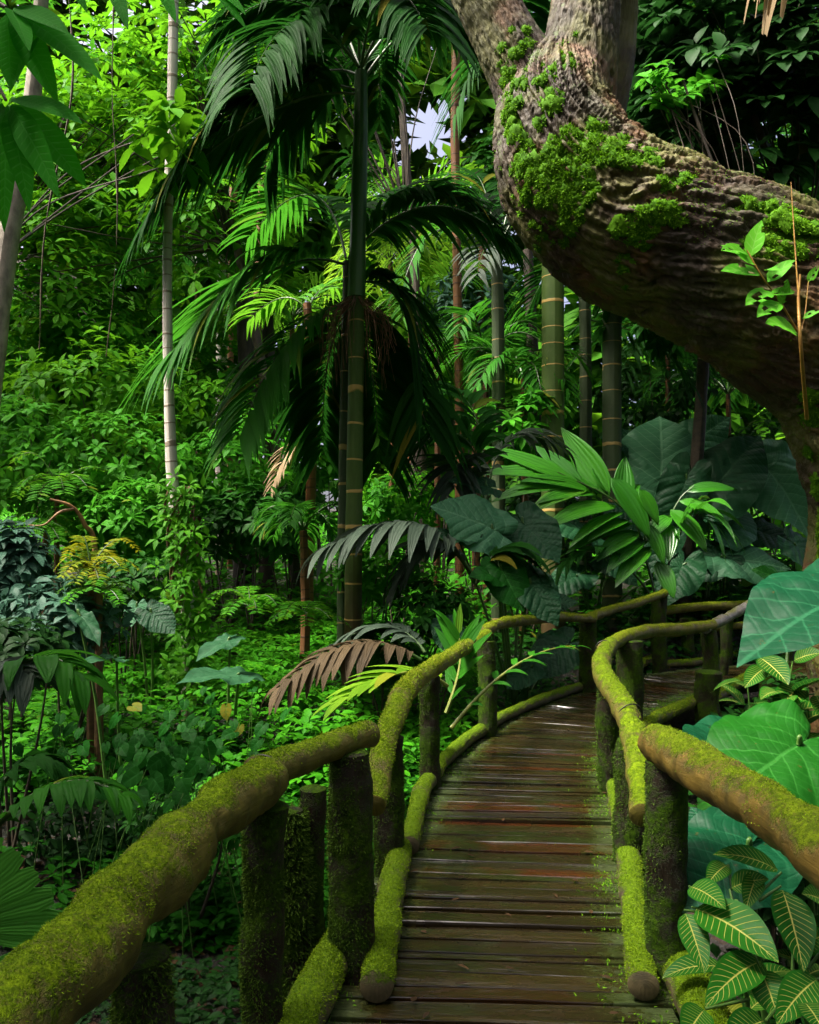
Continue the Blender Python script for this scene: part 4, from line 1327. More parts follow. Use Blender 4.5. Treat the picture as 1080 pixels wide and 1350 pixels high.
def ear(att, tip, normal, width, mat, parent, base, stalk=.012, cup=.25, droop=.35, quilt=.010, nv=17, name='leaf', wavy=.045):
    """a heart-shaped blade on its stalk; att = where the stalk meets the blade"""
    att, tip = np.asarray(att, float), np.asarray(tip, float)
    L = np.linalg.norm(tip - att)
    y = nrm(tip - att)
    z = np.asarray(normal, float)
    z = nrm(z - y * np.dot(z, y))
    x = np.cross(y, z)
    nt, nr = nv * 6, 11
    th = np.linspace(-PI, PI, nt + 1)
    R = np.interp(np.abs(th), EAR_T, EAR_R) * L
    r = np.linspace(0, 1, nr + 1) ** .85
    ph = rng.random() * 6
    rr = r[:, None]
    width = width * .86
    px = np.sin(th) * R * rr * width
    py = np.cos(th) * R * rr
    ax_, yn = np.abs(px) / L, py / L
    sv = yn - ax_ * np.interp(yn, [-.5, 0, .5, 1.], [-.35, .55, .85, .8]) + .02 * vnoise(np.stack([px * 6 / L, py * 6 / L, np.full_like(px, ph)], -1))
    q = np.minimum(1, np.abs(((sv * 6.) % 1) - .5) * 3.2)
    h = quilt * L * 1.3 * q * (.55 + .9 * vnoise(np.stack([px * 5 / L, py * 5 / L, np.full_like(px, ph + 3)], -1)) ** 2 * 2) * np.sin(np.minimum(rr * 1.25, 1) * PI * .55) * (1 - .5 * rr)
    h = h + .034 * L * fbm(np.stack([px * 9 / L, py * 9 / L, np.full_like(px, ph)], -1), 3)
    h = h + cup * np.abs(px) * .55 - droop * (py / L) ** 2 * L * np.where(py > 0, 1, -.3) * .5 - cup * px ** 2 / L * 1.3
    h = h + wavy * L * np.sin(th * 5 + ph) * rr ** 3 + .02 * L * np.sin(th * 11 + ph * 2) * rr ** 4
    uu = sv
    V = att + x * px[..., None] + y * py[..., None] + z * h[..., None]
    mb = MB()
    Wd = nt + 1
    i, j = np.meshgrid(np.arange(nr), np.arange(nt), indexing='ij')
    UV = np.stack([sv, ax_], -1)
    mb.add(V, quads=np.stack([i * Wd + j, i * Wd + j + 1, (i + 1) * Wd + j + 1, (i + 1) * Wd + j], -1), uv=UV, tint=rng.random())
    o = mb.build(name, mat, parent)
    m2 = MB()
    b = np.asarray(base, float)
    mid = (att + b) / 2 + np.array([0, .02, .10 * np.linalg.norm(att - b)]) - z * .03
    tube(m2, [b, mid, att - z * .012 - y * .03, att], [stalk * 1.3, stalk, stalk * .7, stalk * .5], ns=22, nu=8)
    m2.build('stalk', M_STALK, o)
    return o


ES = G_['ear_shade']
E, ED, ET, EG = G_['ear'], G_['ear_dark'], G_['ear_teal'], G_['ear_green']


def ears(label, bpx, bd, leaves, group=None, dz=0.):
    b = G(bpx, bd, dz)
    o = thing('elephant_ear', label, 'plant', b, group)
    for a, t, nn, w_, m in leaves:
        A, T = P(*a), P(*t)
        ear(A, T, nn, w_, m, o, b + np.array([rng.normal(0, .05), rng.normal(0, .05), 0]), stalk=.012 + .006 * np.linalg.norm(T - A), quilt=.004 if m in (ET, EG, ES) or bd < 5 else .016, cup=rng.uniform(.15, .5), droop=rng.uniform(.2, .6))
    return o


gE = 'elephant ears on the bank behind the bridge'
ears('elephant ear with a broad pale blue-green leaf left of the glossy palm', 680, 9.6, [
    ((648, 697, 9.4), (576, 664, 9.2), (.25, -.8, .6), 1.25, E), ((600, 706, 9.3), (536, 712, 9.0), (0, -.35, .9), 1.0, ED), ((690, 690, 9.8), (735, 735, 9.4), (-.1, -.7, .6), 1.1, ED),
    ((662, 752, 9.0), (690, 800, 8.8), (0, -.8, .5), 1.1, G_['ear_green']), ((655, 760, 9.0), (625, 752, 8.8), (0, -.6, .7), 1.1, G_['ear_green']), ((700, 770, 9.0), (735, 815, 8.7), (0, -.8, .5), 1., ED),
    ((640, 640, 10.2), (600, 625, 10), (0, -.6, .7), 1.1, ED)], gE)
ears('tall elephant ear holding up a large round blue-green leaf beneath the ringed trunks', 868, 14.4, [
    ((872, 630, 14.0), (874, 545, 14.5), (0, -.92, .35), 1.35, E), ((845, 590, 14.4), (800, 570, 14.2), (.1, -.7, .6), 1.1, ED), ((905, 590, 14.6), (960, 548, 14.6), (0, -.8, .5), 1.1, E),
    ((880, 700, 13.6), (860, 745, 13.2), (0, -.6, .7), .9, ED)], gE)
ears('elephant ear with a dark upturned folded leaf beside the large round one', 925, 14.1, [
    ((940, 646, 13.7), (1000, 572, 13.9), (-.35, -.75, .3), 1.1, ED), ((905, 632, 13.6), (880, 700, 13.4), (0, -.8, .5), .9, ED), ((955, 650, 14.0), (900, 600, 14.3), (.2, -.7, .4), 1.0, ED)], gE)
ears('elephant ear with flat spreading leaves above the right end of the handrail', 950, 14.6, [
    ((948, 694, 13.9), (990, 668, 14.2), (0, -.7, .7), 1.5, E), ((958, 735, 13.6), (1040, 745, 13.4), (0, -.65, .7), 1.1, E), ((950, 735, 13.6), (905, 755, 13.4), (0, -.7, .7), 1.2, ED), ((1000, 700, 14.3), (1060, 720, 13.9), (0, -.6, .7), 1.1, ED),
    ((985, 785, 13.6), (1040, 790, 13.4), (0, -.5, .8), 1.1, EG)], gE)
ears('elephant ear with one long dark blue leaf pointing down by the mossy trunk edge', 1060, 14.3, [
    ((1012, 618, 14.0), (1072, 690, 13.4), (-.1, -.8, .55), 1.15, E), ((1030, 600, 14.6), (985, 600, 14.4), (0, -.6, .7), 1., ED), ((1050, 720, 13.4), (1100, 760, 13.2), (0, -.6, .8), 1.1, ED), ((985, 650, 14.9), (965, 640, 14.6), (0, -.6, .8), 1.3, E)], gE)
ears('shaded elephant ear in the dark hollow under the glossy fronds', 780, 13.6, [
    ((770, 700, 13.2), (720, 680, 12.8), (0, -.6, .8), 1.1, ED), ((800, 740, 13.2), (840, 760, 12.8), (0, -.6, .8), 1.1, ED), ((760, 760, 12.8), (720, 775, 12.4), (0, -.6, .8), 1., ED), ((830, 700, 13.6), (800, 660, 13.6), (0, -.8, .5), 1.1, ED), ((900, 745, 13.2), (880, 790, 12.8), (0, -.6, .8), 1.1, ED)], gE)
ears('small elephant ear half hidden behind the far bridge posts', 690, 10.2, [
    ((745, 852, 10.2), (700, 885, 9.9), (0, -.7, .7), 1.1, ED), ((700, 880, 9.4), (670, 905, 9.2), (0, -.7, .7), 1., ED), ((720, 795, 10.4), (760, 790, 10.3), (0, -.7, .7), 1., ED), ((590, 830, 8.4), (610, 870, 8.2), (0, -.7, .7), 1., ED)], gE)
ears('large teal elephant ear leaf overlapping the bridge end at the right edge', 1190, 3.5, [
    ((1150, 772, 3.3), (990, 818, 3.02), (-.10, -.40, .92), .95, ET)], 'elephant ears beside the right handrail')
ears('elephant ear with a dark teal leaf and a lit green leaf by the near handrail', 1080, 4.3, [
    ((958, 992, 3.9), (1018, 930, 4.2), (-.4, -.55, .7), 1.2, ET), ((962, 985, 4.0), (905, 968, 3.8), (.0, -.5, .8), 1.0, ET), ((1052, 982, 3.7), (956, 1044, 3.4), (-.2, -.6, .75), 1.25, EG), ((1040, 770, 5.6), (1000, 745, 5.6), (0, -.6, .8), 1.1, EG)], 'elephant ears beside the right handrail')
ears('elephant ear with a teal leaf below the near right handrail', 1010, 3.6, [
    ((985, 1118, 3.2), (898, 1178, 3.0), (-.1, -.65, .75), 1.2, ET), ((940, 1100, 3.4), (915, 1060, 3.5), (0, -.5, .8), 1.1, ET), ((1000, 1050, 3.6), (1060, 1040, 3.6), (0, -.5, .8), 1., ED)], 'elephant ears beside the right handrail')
o = thing('young_leaf', 'single upright pale yellow-green leaf standing behind the silver rail log', 'leaf', G(988, 14.2))
mb = MB()
a_, b_ = P(986, 790, 14.1), P(983, 738, 14.1)
strips(mb, a_, b_ - a_, [.3, -.9, 0], .66, .27, seg=8, nw=4, grav=-.05, prof='ovate', fold=.3, tint=.8)
lf_ = mb.build('blade', G_['palm_yellow'], o)
mb = MB()
tube(mb, [G(988, 14.2), a_], [.012, .008], ns=8, nu=6)
mb.build('stalk', M_STALK, o)
# ears among the left undergrowth
gL = 'elephant ears in the left undergrowth'
ears('pale shiny elephant ear leaf reflecting the sky among the bright ground cover', 300, 8.0, [
    ((312, 890, 7.3), (240, 888, 6.9), (.0, -.28, .95), .8, ES), ((300, 845, 7.8), (260, 862, 7.5), (0, -.25, .95), .8, ES)], gL)
ears('elephant ear with an upright dark leaf and a small shining leaf near the vine-wrapped trunk', 205, 8.6, [
    ((200, 808, 8.2), (226, 828, 8.0), (0, -.7, .6), 1.0, ED), ((180, 800, 8.4), (172, 818, 8.2), (0, -.4, .9), 1., E)], gL)
ears('elephant ear with long grey-green leaves under the blue-leaved shrub', 150, 7.0, [
    ((106, 812, 6.8), (132, 838, 6.6), (.1, -.2, .95), .6, ES), ((150, 868, 6.8), (112, 862, 6.6), (0, -.25, .95), .8, ES)], gL)
# ================================================================== yellow-veined plants
Z = G_['zebra']


def zebra(label, bpx, bd, leaves, k=0, R=.3, h=.5, size=.2):
    b = G(bpx, bd)
    o = thing('yellow_veined_plant', label, 'plant', b, 'yellow-veined plants right of the bridge')
    ms = MB()
    top = b.copy()
    top[2] += h
    if leaves:
        top = np.mean([P(*l[0]) for l in leaves], 0)
    tube(ms, [b, (b + top) / 2 + [.03, 0, 0], top], [.014, .011, .007], ns=14, nu=7)
    for a, t, w_ in leaves:
        A, T = P(*a), P(*t)
        L = np.linalg.norm(T - A) * 1.06
        nn = nrm(np.array([rng.normal(0, .15), -.62, .8]))
        mb = MB()
        dv = nrm(T - A) + np.array([0, 0, .22])
        strips(mb, A, dv, nn, L, w_ * a[2] / F * 1.05, seg=12, nw=8, grav=.5, fold=.28, prof='ovate', wav=.015, petiole=.06)
        mb.build('leaf', Z, o)
        tube(ms, [top * .5 + (A + [0, 0, -.05]) * .5, A], [.006, .004], ns=4, nu=5)
    for i in range(k):
        a = i * 2.4 + rng.uniform(-.3, .3)
        e = rng.uniform(-.1, .9)
        f = rng.uniform(.25, 1)
        A = b + (top - b) * f
        dv = np.array([math.cos(a) * math.cos(e), math.sin(a) * math.cos(e), math.sin(e)])
        mb = MB()
        L = size * rng.uniform(.8, 1.2)
        strips(mb, A + dv * .03, dv, [0, -.2, 1], L, L * .42, seg=10, nw=6, grav=.8, fold=.25, prof='ovate', petiole=.1)
        mb.build('leaf', Z, o)
    ms.build('stem', M_STALK, o)
    return o


zebra('largest yellow-veined plant at the bottom right with long striped leaves below the handrail', 985, 3.1, [
    ((912, 1196, 2.75), (1014, 1262, 2.5), 62), ((1030, 1168, 2.7), (1056, 1270, 2.5), 50), ((1008, 1266, 2.6), (938, 1322, 2.4), 46), ((1002, 1276, 2.55), (1024, 1340, 2.45), 42),
    ((908, 1168, 2.8), (952, 1196, 2.65), 34), ((902, 1200, 2.75), (926, 1276, 2.6), 34), ((962, 1172, 2.8), (1008, 1160, 2.75), 30), ((1030, 1150, 2.8), (950, 1128, 2.7), 30),
    ((1000, 1150, 2.8), (985, 1196, 2.7), 26), ((960, 1140, 2.9), (935, 1165, 2.8), 26)], k=9, size=.24)
zebra('yellow-veined plant cut by the right edge below the thick brown rail', 1110, 2.9, [
    ((1080, 1290, 2.5), (1030, 1346, 2.35), 46), ((1045, 1256, 2.6), (1092, 1232, 2.55), 34), ((1100, 1200, 2.7), (1062, 1180, 2.6), 34), ((1085, 1250, 2.6), (1120, 1300, 2.5), 40), ((1060, 1320, 2.4), (1085, 1360, 2.3), 40),
    ((1010, 1345, 2.4), (960, 1380, 2.3), 44), ((930, 1330, 2.5), (905, 1370, 2.4), 40)], k=7, size=.22)
zebra('yellow-veined plant between the big teal leaf and the lower green leaf', 1060, 5.2, [
    ((1000, 866, 4.9), (1035, 900, 4.7), 34), ((1045, 872, 4.9), (1080, 862, 4.8), 26), ((1060, 905, 4.8), (1025, 940, 4.6), 34), ((1010, 880, 4.9), (985, 905, 4.8), 24), ((1075, 915, 4.7), (1090, 950, 4.6), 34), ((1040, 1010, 4.3), (1040, 1066, 4.2), 40)], k=14, h=.9, size=.28)
zebra('small yellow-veined plant shaded by the lit green leaf at the right', 1075, 4.1, [], k=16, h=.75, size=.22)
zebra('low yellow-veined plant behind the stubby mossy post', 985, 7.6, [], k=14, h=.75, size=.26)

# ================================================================== leafy shrubs and trees
def stems(o, b, C_, n, r, mat):
    mb = MB()
    for k in rng.choice(len(C_), min(n, len(C_)), replace=False):
        c = C_[k]
        m = b * .45 + c * .55 + np.array([rng.normal(0, .1), rng.normal(0, .1), .15])
        tube(mb, [b + rng.normal(0, .04, 3) * [1, 1, 0], m, c], [r, r * .6, r * .25], ns=10, nu=5, caps=(False, False))
    mb.build('stem', mat, o)


def shrub(label, px, py, d, rx, ry, n, L, mat, group='leafy shrubs on the left slope', W=.42, k=6, grav=.8, prof='ovate', elev=(-.2, .6), lo=.45, name='leafy_shrub', seg=3, base=None, cat='shrub', seed=None, stem=4, rz_depth=None, nw=2):
    c = P(px, py, d)
    b = G(px, d) if base is None else base
    b = np.array(b)
    b[2] = min(b[2], c[2])
    o = thing(name, label, cat, b, group)
    R = np.array([rx * d / F, (rz_depth or .8 * rx * d / F), ry * d / F])
    C_, A_ = blob(n, c, R, lo=lo, seed=px * .13 + py * .07, zlo=-1.)
    C_[:, 2] = np.maximum(C_[:, 2], gz(C_[:, 0], C_[:, 1]) + .08)
    A_ = nrm(A_ + np.array([0, -.1, .5]))
    mb = MB()
    whorls(mb, C_, A_, k, L, L * W, elev=elev, grav=grav, prof=prof, seg=seg, nw=nw)
    mb.build('crown', G_[mat], o)
    if stem:
        stems(o, b, C_, stem, .012 + .02 * R[2] / 2, M_TW)
    return o


# the bright tree filling the upper left
def leafy_tree(label, px, d, trunk_px, crowns, L, mat, tw=.10, group=None, k=7, W=.36, grav=1.0, prof='obov', base=None, seg=4, bark=None):
    b = G(trunk_px, d) if base is None else np.array(base)
    o = thing('broadleaf_tree', label, 'tree', b, group)
    mb = MB()
    m2 = MB()
    top = P(px, crowns[0][1], d)
    tube(m2, [b, b * .5 + top * .5 + [.15, 0, 0], top], [tw, tw * .8, tw * .5], ns=30, nu=10, disp=lumpy(.01))
    for (cx_, cy_, cd_, rx, ry, n) in crowns:
        c = P(cx_, cy_, cd_)
        R = np.array([rx * cd_ / F, rx * cd_ / F * .8, ry * cd_ / F])
        C_, A_ = blob(n, c, R, lo=.25, seed=cx_ * .1, zlo=-1.)
        whorls(mb, C_, nrm(A_ * .5 + [0, 0, .6]), k, L, L * W, elev=(-.1, .45), grav=grav, prof=prof, seg=seg)
        j = b * .35 + top * .65
        for q in rng.choice(n, min(n, 5), replace=False):
            tube(m2, [j, (j + C_[q]) / 2 + rng.normal(0, .15, 3) + [0, 0, .2], C_[q]], [tw * .22, tw * .14, .006], ns=12, nu=5, caps=(False, False))
    m2.build('trunk', bark or M_TW, o)
    mb.build('crown', G_[mat], o)
    return o


leafy_tree('broadleaf tree with bright whorled leaves filling the upper left', 100, 14.4, -230, [
    (150, 130, 14.4, 130, 90, 60), (50, 250, 14, 90, 90, 42), (220, 170, 14.6, 100, 90, 42), (110, 300, 14.2, 90, 80, 36), (270, 90, 14.8, 80, 90, 35), (60, 140, 14.4, 90, 90, 40), (110, 420, 14, 90, 60, 30), (225, 175, 8.2, 34, 70, 9)], .32, 'bright', tw=.09)
leafy_tree('second bright broadleaf tree behind the thin pale trunks', 250, 14, 400, [
    (240, 60, 14, 140, 90, 90), (330, 230, 14.5, 110, 110, 80), (270, 300, 13.6, 100, 90, 90), (150, 200, 14, 150, 120, 110), (60, 350, 13.5, 120, 120, 90), (300, 400, 15, 120, 90, 70)], .27, 'bright', tw=.10, seg=3)
leafy_tree('dense mid-green tree rising behind the bright whorled tree at the far left', 40, 16, -60, [
    (20, 100, 16, 160, 150, 130), (100, 420, 15, 140, 90, 110), (200, 480, 15, 120, 80, 90), (-20, 450, 14, 110, 120, 80), (10, 560, 13.5, 80, 70, 60)], .30, 'mid', tw=.13, seg=3)
leafy_tree('dark broadleaf tree filling the upper right behind the leaning trunk', 960, 9.6, 1230, [
    (960, 60, 9.5, 130, 90, 60), (900, 170, 9.8, 90, 90, 45), (1010, 180, 9.4, 110, 90, 60), (1060, 60, 9, 90, 100, 45), (880, 30, 10, 90, 70, 40)], .28, 'deep', tw=.08, W=.5, prof='ovate')
leafy_tree('deep shaded tree standing further back at the upper right', 930, 14, 900, [
    (870, 150, 14, 110, 100, 70), (1000, 250, 13.5, 130, 120, 90), (960, 390, 13, 150, 90, 90), (860, 330, 13.5, 100, 120, 70), (1060, 450, 13, 90, 110, 60), (940, 0, 14, 150, 90, 70)], .34, 'dark', tw=.12, W=.5, prof='ovate', seg=3)
leafy_tree('tree with a few yellow-green lit leaves in the gap right of the leaning trunk', 900, 8.8, 1160, [
    (875, 105, 8.8, 40, 14, 6), (905, 128, 8.9, 44, 18, 5), (872, 142, 8.8, 34, 10, 3), (925, 100, 8.9, 30, 20, 3)], .17, 'mid', tw=.03, W=.5, prof='ovate')
leafy_tree('dark leafy treetop above the ringed palm crown', 520, 16, 560, [
    (430, 10, 16, 120, 70, 70), (560, 30, 17, 70, 60, 26), (650, 230, 17, 40, 60, 30), (480, 260, 17, 30, 90, 24)], .34, 'dark', tw=.10, seg=3)

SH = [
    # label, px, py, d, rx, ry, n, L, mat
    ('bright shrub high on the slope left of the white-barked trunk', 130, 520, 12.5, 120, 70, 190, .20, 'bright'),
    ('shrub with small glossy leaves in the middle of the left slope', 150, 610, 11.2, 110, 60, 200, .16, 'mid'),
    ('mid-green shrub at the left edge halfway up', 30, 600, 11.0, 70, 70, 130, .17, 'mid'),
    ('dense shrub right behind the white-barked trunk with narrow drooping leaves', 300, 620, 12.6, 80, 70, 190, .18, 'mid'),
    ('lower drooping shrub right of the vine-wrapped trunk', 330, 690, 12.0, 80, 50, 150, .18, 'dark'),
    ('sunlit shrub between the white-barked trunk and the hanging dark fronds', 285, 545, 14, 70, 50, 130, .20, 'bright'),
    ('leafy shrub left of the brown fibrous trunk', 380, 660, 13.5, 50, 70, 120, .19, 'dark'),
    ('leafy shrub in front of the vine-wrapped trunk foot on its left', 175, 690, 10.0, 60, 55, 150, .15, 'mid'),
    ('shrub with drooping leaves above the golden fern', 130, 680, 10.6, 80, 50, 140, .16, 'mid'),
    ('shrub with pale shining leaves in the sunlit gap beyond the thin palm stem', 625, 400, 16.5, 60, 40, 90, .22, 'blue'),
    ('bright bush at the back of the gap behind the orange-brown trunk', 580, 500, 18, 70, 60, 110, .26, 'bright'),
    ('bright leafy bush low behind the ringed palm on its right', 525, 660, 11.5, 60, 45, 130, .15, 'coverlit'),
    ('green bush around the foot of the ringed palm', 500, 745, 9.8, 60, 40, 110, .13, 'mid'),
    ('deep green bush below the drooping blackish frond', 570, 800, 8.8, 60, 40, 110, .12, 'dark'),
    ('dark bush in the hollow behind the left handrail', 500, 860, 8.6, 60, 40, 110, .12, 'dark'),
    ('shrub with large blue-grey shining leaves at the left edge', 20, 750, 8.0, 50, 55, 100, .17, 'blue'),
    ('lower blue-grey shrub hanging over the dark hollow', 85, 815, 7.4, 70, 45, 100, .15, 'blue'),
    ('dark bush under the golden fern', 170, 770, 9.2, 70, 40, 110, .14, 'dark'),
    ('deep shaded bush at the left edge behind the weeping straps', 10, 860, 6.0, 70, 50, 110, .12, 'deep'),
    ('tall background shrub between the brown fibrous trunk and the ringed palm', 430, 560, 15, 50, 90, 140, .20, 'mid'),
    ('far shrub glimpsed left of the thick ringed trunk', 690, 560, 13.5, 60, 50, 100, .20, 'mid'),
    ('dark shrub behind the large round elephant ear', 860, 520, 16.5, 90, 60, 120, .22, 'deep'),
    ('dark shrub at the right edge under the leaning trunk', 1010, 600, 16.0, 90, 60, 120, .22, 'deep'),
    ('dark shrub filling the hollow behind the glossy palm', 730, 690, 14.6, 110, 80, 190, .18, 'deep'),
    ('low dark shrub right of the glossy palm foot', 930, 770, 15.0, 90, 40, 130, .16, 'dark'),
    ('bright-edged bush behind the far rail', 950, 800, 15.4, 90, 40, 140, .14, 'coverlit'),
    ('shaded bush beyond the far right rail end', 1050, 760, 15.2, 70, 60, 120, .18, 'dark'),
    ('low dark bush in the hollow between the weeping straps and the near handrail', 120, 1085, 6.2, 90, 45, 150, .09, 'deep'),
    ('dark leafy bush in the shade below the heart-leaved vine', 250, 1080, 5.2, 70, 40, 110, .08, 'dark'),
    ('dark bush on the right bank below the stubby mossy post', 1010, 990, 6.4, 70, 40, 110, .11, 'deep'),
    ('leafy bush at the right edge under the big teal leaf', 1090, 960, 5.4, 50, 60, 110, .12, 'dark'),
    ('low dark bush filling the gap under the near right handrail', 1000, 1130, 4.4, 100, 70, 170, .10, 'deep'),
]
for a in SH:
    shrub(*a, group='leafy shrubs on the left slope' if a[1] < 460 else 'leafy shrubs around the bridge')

# ferns
def fern(label, px, py, d, n, R, mat, h=.4, name='fern', tilt=.35, group='ferns on the left slope', stem=True):
    b = G(px, d)
    c0 = P(px, py, d)
    o = thing(name, label, 'fern', b, group)
    if stem:
        m2 = MB()
        tube(m2, [b, c0], [.04, .03], ns=8, nu=7, disp=lumpy(.01))
        m2.build('trunk', M_FIBRE, o)
    for i in range(n):
        a = i / n * 2 * PI + rng.uniform(-.2, .2)
        dv = np.array([math.cos(a), math.sin(a), 0])
        f = rng.uniform(.7, 1.2)
        tl = tilt * rng.uniform(.2, 1.9) + rng.uniform(-.1, .25)
        frond('frond', c0, c0 + dv * R * .5 * f + [0, 0, R * tl * 1.3], c0 + dv * R * f + [0, 0, R * (tl - .45)], 16, R * .34, R * .085, mat, o, grav=.3, seg=3, r0=.008, up=.05, jag=.03, ang=.25)
    return o
fern('golden fern with a flat spreading crown on the left slope', 120, 752, 7.4, 13, .38, G_['gold'], tilt=.5)
fern('green fern just below the golden fern', 130, 782, 7.3, 10, .34, G_['fern'], tilt=.2)
fern('bright feathery tree fern near the left edge above the bare branch', 75, 640, 10.2, 11, .65, G_['fern'], tilt=.3)
fern('feathery fern beside the bare orange branch', 60, 690, 9.8, 9, .45, G_['fern'], tilt=.1)
fern('bright fern at the foot of the vine-wrapped trunk', 330, 800, 10.0, 10, .5, G_['fern'], tilt=.3, stem=False)
fern('bright fern in front of the ringed palm on its left', 400, 810, 9.2, 10, .45, G_['fern'], tilt=.3, stem=False)

# bare branch and the vine on the pale trunk
o = thing('bare_branch', 'bare orange-brown branch arching over the golden fern', 'branch', G(128, 8.6))
mb = MB()
tube(mb, [G(128, 8.6), P(126, 735, 8.6), P(112, 692, 8.5), P(95, 668, 8.4), P(66, 658, 8.3)], [.035, .03, .025, .018, .008], ns=40, nu=8, disp=lumpy(.006))
tube(mb, [P(97, 671, 8.4), P(78, 676, 8.35), P(58, 692, 8.3), P(34, 692, 8.3)], [.018, .014, .010, .005], ns=24, nu=7)
mb.build('limb', plain_mat('orange_bark', (.16, .07, .02), (.32, .17, .05), rough=.6), o)
vn = thing('climbing_vine', 'leafy vine wrapped round the foot of the white-barked trunk', 'vine', G(248, 12.8))
a = np.linspace(0, 1, 190)
vx = np.interp(a, [0, .5, 1], [252, 247, 234])
vy = np.interp(a, [0, 1], [915, 640])
C_ = np.array([P(x, y, DW - .1) for x, y in zip(vx, vy)]) + rng.normal(0, 1, (190, 3)) * [.11, .07, .06]
mb = MB()
whorls(mb, C_, [0, -.8, .4], 4, .12, .055, grav=1., seg=3)
mb.build('leaves', G_['bright'], vn)
mb = MB()
for k in range(7):
    w0 = rng.uniform(0, 6)
    z = np.linspace(0, 1, 14)
    tube(mb, np.stack([P(np.interp(q, [0, .5, 1], [250, 242, 234]), 812 - 170 * q, DW) + [.15 * math.cos(w0 + 5 * q), .15 * math.sin(w0 + 5 * q), 0] for q in z]), .014, ns=40, nu=5)
mb.build('stem', M_FIBRE, vn)
# hanging lianas
M_LIANA = plain_mat('liana_bark', (.03, .02, .012), (.08, .055, .03), rough=.7)
for lab, pts in (('thin dark liana hanging in front of the bright tree', [(152, -60, 7.5), (148, 120, 7.6), (155, 260, 7.6), (150, 380, 7.8), (140, 470, 8)]),
                 ('forked slender twig bending down across the bright tree', [(88, -40, 7), (95, 120, 7), (60, 300, 7.2), (52, 460, 7.4)]),
                 ('liana looping beside the palm trunk in front of the sky gap', [(520, -40, 11), (530, 120, 11), (538, 210, 11), (530, 300, 11)])):
    mb = MB()
    tube(mb, [P(*q) for q in pts], [.008, .007, .006, .006, .004][:len(pts)], ns=40, nu=6, disp=lumpy(.01, 4))
    tag(mb.build('liana', M_LIANA), lab, 'liana', 'lianas')

# ================================================================== overhanging leaves, upper left, close to the eye
oc = thing('overhanging_branch', 'branch with big dark pointed leaves hanging into the upper left corner', 'branch', P(-160, -120, 2.6))
mb = MB()
tube(mb, [P(-160, -120, 2.6), P(-60, -30, 2.5), P(8, 10, 2.45)], [.014, .010, .006], ns=20, nu=7)
tube(mb, [P(-100, -60, 2.55), P(-40, 40, 2.5), P(8, 132, 2.45)], [.010, .008, .005], ns=20, nu=7)
tube(mb, [P(-160, -120, 2.6), P(60, -80, 2.7), P(290, -40, 2.8)], [.012, .008, .004], ns=20, nu=7)
mb.build('twig', M_TW, oc)
LV = [((8, 132), (36, 266), 34), ((8, 134), (6, 290), 34), ((6, 132), (-45, 225), 36), ((10, 134), (72, 250), 36), ((10, 132), (104, 236), 44), ((10, 130), (100, 160), 34), ((6, 130), (-60, 140), 36), ((10, 128), (52, 50), 30),
      ((12, 10), (36, 62), 28), ((14, 10), (84, 42), 30), ((14, 12), (124, 98), 34), ((12, 12), (70, 124), 38), ((10, 12), (14, 108), 36), ((8, 10), (-45, 60), 34), ((12, 6), (60, -30), 30),
      ((140, -40), (166, 32), 22), ((200, -40), (229, 24), 20), ((262, -30), (320, 34), 18), ((280, -20), (320, 16), 14), ((60, -60), (110, 10), 26), ((-40, 20), (-10, 120), 30)]
mb = MB()
for (x0, y0), (x1, y1), w_ in LV:
    A, T = P(x0, y0, 2.45), P(x1, y1, 2.45 - rng.uniform(.02, .2))
    L = np.linalg.norm(T - A) * 1.05
    strips(mb, A, nrm(T - A) + [0, 0, .12], [rng.normal(0, .35), -.75, .5], L, w_ * 2.45 / F, seg=9, nw=4, grav=.3, fold=.2, prof='ovate', petiole=.05)
mb.build('leaves', G_['canopy'], oc)

# ================================================================== heart-leaved vine and mossy stump on the left
hv = thing('heart_leaf_vine', 'creeping vine with dark green heart-shaped leaves below the left handrail', 'vine', G(230, 5.2))
mb = MB()
n = 110
px = np.concatenate([rng.normal(215, 36, 70), rng.normal(130, 50, 20), rng.normal(300, 40, 20)])
py = np.concatenate([rng.normal(1005, 28, 70), rng.normal(980, 30, 20), rng.normal(950, 30, 20)])
A = np.array([P(x, y, np.clip(5.3 - (y - 1000) * .012 + rng.normal(0, .3), 3.8, 7)) for x, y in zip(px, py)])
A[:, 2] = np.maximum(A[:, 2], gz(A[:, 0], A[:, 1]) + .08)
dd = nrm(np.stack([rng.normal(0, .5, n), -.7 + rng.normal(0, .3, n), -.55 + rng.normal(0, .3, n)], -1))
sz = rng.uniform(.05, .095, n)
hn = np.stack([rng.normal(0, .35, n), np.full(n, -.75), np.full(n, .7)], -1)
hn = nrm(hn - dd * np.sum(hn * dd, 1, keepdims=True))
hx = np.cross(dd, hn)
th = np.linspace(-PI, PI, 25)
Rr = np.interp(np.abs(th), EAR_T, EAR_R)
V = [np.zeros((n, 25, 3)) + A[:, None]]
for rr in (.5, 1.):
    lx, ly = np.sin(th) * Rr * rr * 1.05, np.cos(th) * Rr * rr
    lz = .22 * np.abs(lx) - .3 * lx ** 2 - .28 * ly * np.abs(ly)
    V.append(A[:, None] + sz[:, None, None] * (hx[:, None] * lx[:, None] + dd[:, None] * ly[:, None] + hn[:, None] * lz[:, None]))
V = np.stack(V, 1)
i, j = np.meshgrid(np.arange(2), np.arange(24), indexing='ij')
q = np.stack([i * 25 + j, i * 25 + j + 1, (i + 1) * 25 + j + 1, (i + 1) * 25 + j], -1).reshape(-1, 4)
q = (np.arange(n)[:, None, None] * 75 + q[None]).reshape(-1, 4)
hu = np.stack([np.stack([.5 + .5 * np.sin(th) * Rr * k, .35 + .6 * np.cos(th) * Rr * k], -1) for k in (0, .5, 1.)])
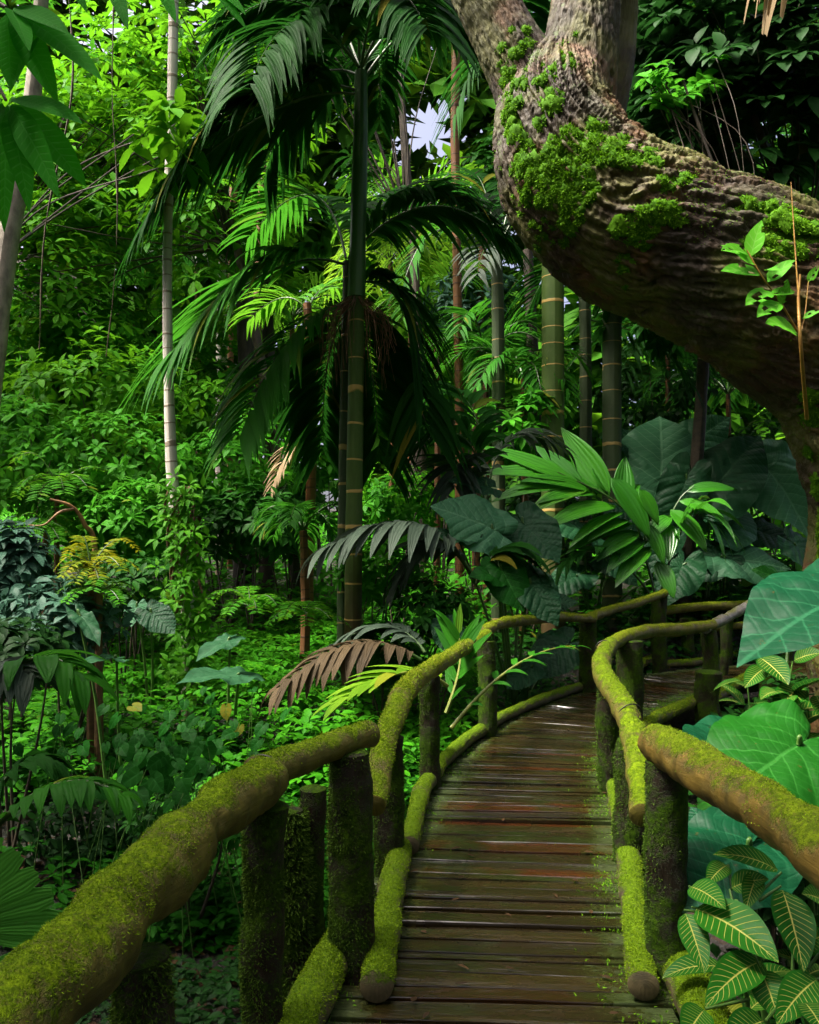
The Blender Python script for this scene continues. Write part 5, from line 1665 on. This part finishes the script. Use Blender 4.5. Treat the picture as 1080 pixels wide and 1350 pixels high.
mb.add(V.reshape(-1, 3), quads=q, uv=np.broadcast_to(hu, (n, 3, 25, 2)).reshape(-1, 2), tint=np.repeat(rng.random(n), 75))
mb.build('leaves', G_['heart'], hv)
mb = MB()
for k in range(40):
    a_ = A[rng.integers(n)]
    b_ = a_ + rng.normal(0, .25, 3)
    b_[2] = gz(b_[0:1], b_[1:2])[0]
    tube(mb, [b_, (a_ + b_) / 2 + [0, 0, .08], a_], [.004, .003, .002], ns=8, nu=4, caps=(False, False))
mb.build('stem', M_STALK, hv)
st = thing('mossy_stump', 'narrow stump completely covered in moss between the left bridge posts', 'stump', G(386, 3.5))
mb = MB()
Pg, Ng = tube(mb, [G(386, 3.5, -.1), P(384, 1200, 3.5), P(382, 1068, 3.5)], [.10, .08, .05], ns=70, nu=24, disp=lumpy(.03, 7))
mb.build('trunk', M_POST, st)
pp, nn = sample_grid(Pg, Ng, 9000, thr=-.6)
mb = MB()
tufts(mb, pp, nn, .028, .010)
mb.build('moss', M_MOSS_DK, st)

# ================================================================== ground cover, litter, far woods (too many to count)
def cover(name, n, area, L, mat, h=(.05, .4), k=4, seg=3, W=.55, grav=.7, prof='ovate', clear=.95):
    x = rng.uniform(area[0], area[1], n)
    y = rng.uniform(area[2], area[3], n)
    m = (pathdist(x, y) > clear) & (np.abs(x) < y * .6 + .8)
    dens = fbm(np.stack([x * .8, y * .8, x * 0], -1), 3) + rng.normal(0, .2, n)
    m &= dens > -.18
    x, y = x[m], y[m]
    hh = rng.uniform(h[0], h[1], len(x)) * (.75 + .7 * fbm(np.stack([x, y, x * 0], -1), 2))
    C_ = np.stack([x, y, gz(x, y) + np.maximum(hh, .03)], -1)
    mb = MB()
    ax = nrm(np.stack([rng.normal(0, .3, len(x)), rng.normal(-.15, .3, len(x)), np.ones(len(x))], -1))
    whorls(mb, C_, ax, k, L, L * W, elev=(-.1, .35), grav=grav, prof=prof, seg=seg, lv=.4)
    return setting(mb.build(name, G_[mat], loc=(0, 0, 0)), 'stuff')
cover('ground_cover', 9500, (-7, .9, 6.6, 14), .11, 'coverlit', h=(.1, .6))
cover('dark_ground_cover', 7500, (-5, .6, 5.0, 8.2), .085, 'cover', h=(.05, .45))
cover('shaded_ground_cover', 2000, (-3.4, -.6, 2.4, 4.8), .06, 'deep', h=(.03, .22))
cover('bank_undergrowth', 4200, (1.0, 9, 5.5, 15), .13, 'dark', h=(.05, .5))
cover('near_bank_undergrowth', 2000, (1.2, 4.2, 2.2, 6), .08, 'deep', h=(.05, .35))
cover('slope_undergrowth', 5200, (-14, 10, 13, 26), .26, 'mid', h=(.1, 1.4), seg=2, clear=1.3)
# fallen leaves
n = 2600
x = rng.uniform(-4, .2, n)
y = rng.uniform(1.6, 6.5, n)
m = pathdist(x, y) > .8
x, y = x[m], y[m]
mb = MB()
aa = rng.uniform(0, 2 * PI, len(x))
strips(mb, np.stack([x, y, gz(x, y) + .03], -1), np.stack([np.cos(aa), np.sin(aa), rng.normal(.05, .15, len(x))], -1), np.stack([rng.normal(0, .3, len(x)), rng.normal(0, .3, len(x)), np.ones(len(x))], -1),
       rng.uniform(.06, .16, len(x)), rng.uniform(.03, .07, len(x)), seg=3, nw=2, grav=.3, prof='ovate')
k = rng.integers(70, 300, 80)
t = nrm(np.gradient(PATH, axis=0))[k]
off = rng.uniform(-.55, .55, 80)
aa = rng.uniform(0, 2 * PI, 80)
strips(mb, np.stack([PATH[k, 0] + t[:, 1] * off, PATH[k, 1] - t[:, 0] * off, np.full(80, .012)], -1), np.stack([np.cos(aa), np.sin(aa), np.full(80, .06)], -1), [0, 0, 1.], rng.uniform(.025, .065, 80), rng.uniform(.012, .028, 80), seg=3, nw=2, grav=.2, prof='ovate')
setting(mb.build('leaf_litter', leaf_mat('fallen_leaf', (.014, .010, .006), (.07, .038, .016), rough=.45, transl=.1, sat=False), loc=(0, 0, 0)), 'stuff')


def woods(name, n, r0, r1, a0, a1, z1, L, mat, holes=(), k=5, canopy=()):
    a = rng.uniform(a0, a1, n)
    r = rng.uniform(r0, r1, n)
    x, y = np.sin(a) * r, np.cos(a) * r
    z = gz(x, y) + rng.random(n) * (z1 + (10 * np.clip(-np.cos(a), 0, 1) if z1 < 20 else 0))
    C_ = np.stack([x, y, z], -1)
    cl = fbm(C_ * .22, 3)
    keep = cl > -.20
    if holes:
        sx = CX + x / np.maximum(y, .1) * F
        sy = HY - (z - CAMZ) / np.maximum(y, .1) * F
        for hx, hy, hr, hr2 in holes:
            w_ = 1 + .6 * fbm(C_ * .9, 2)
            keep &= ((sx - hx) / hr) ** 2 + ((sy - hy) / hr2) ** 2 > w_
    C_ = C_[keep]
    for x0, x1, y0, y1, z0, z1_, m in canopy:  # extra leaf blocks, out of view, put in to shade what lies below
        C_ = np.vstack([C_, np.stack([rng.uniform(x0, x1, m), rng.uniform(y0, y1, m), rng.uniform(z0, z1_, m)], -1)])
    A_ = nrm(-C_ * [1, 1, 0] * .5 + rdir(len(C_)) * r0 * .5 + np.array([0, 0, r0 * .5]))
    mb = MB()
    whorls(mb, C_, A_, k, L, L * .5, seg=2, grav=.7, prof='ovate', elev=(-.3, .6), lv=.4)
    return setting(mb.build(name, G_[mat], loc=(0, 0, 0)), 'stuff')
woods('distant_forest', 15000, 28, 42, -.62, .62, 34, 1.15, 'forest', holes=[(555, 165, 34, 38), (590, 150, 24, 30), (510, 215, 16, 30), (8, 120, 14, 30), (4, 60, 12, 24), (140, 85, 20, 14), (240, 20, 14, 12), (590, 195, 30, 20)])
woods('surrounding_forest_and_shade', 6800, 13, 20, .75, 2 * PI - .75, 15, 1.0, 'dark', canopy=((-8, -2.2, -6, 2, 7.5, 10, 50), (-9.5, -5.0, 0., 4.0, 7.5, 10, 300),))  # ring of woods, plus unseen overhead leaves added to shade the left foreground
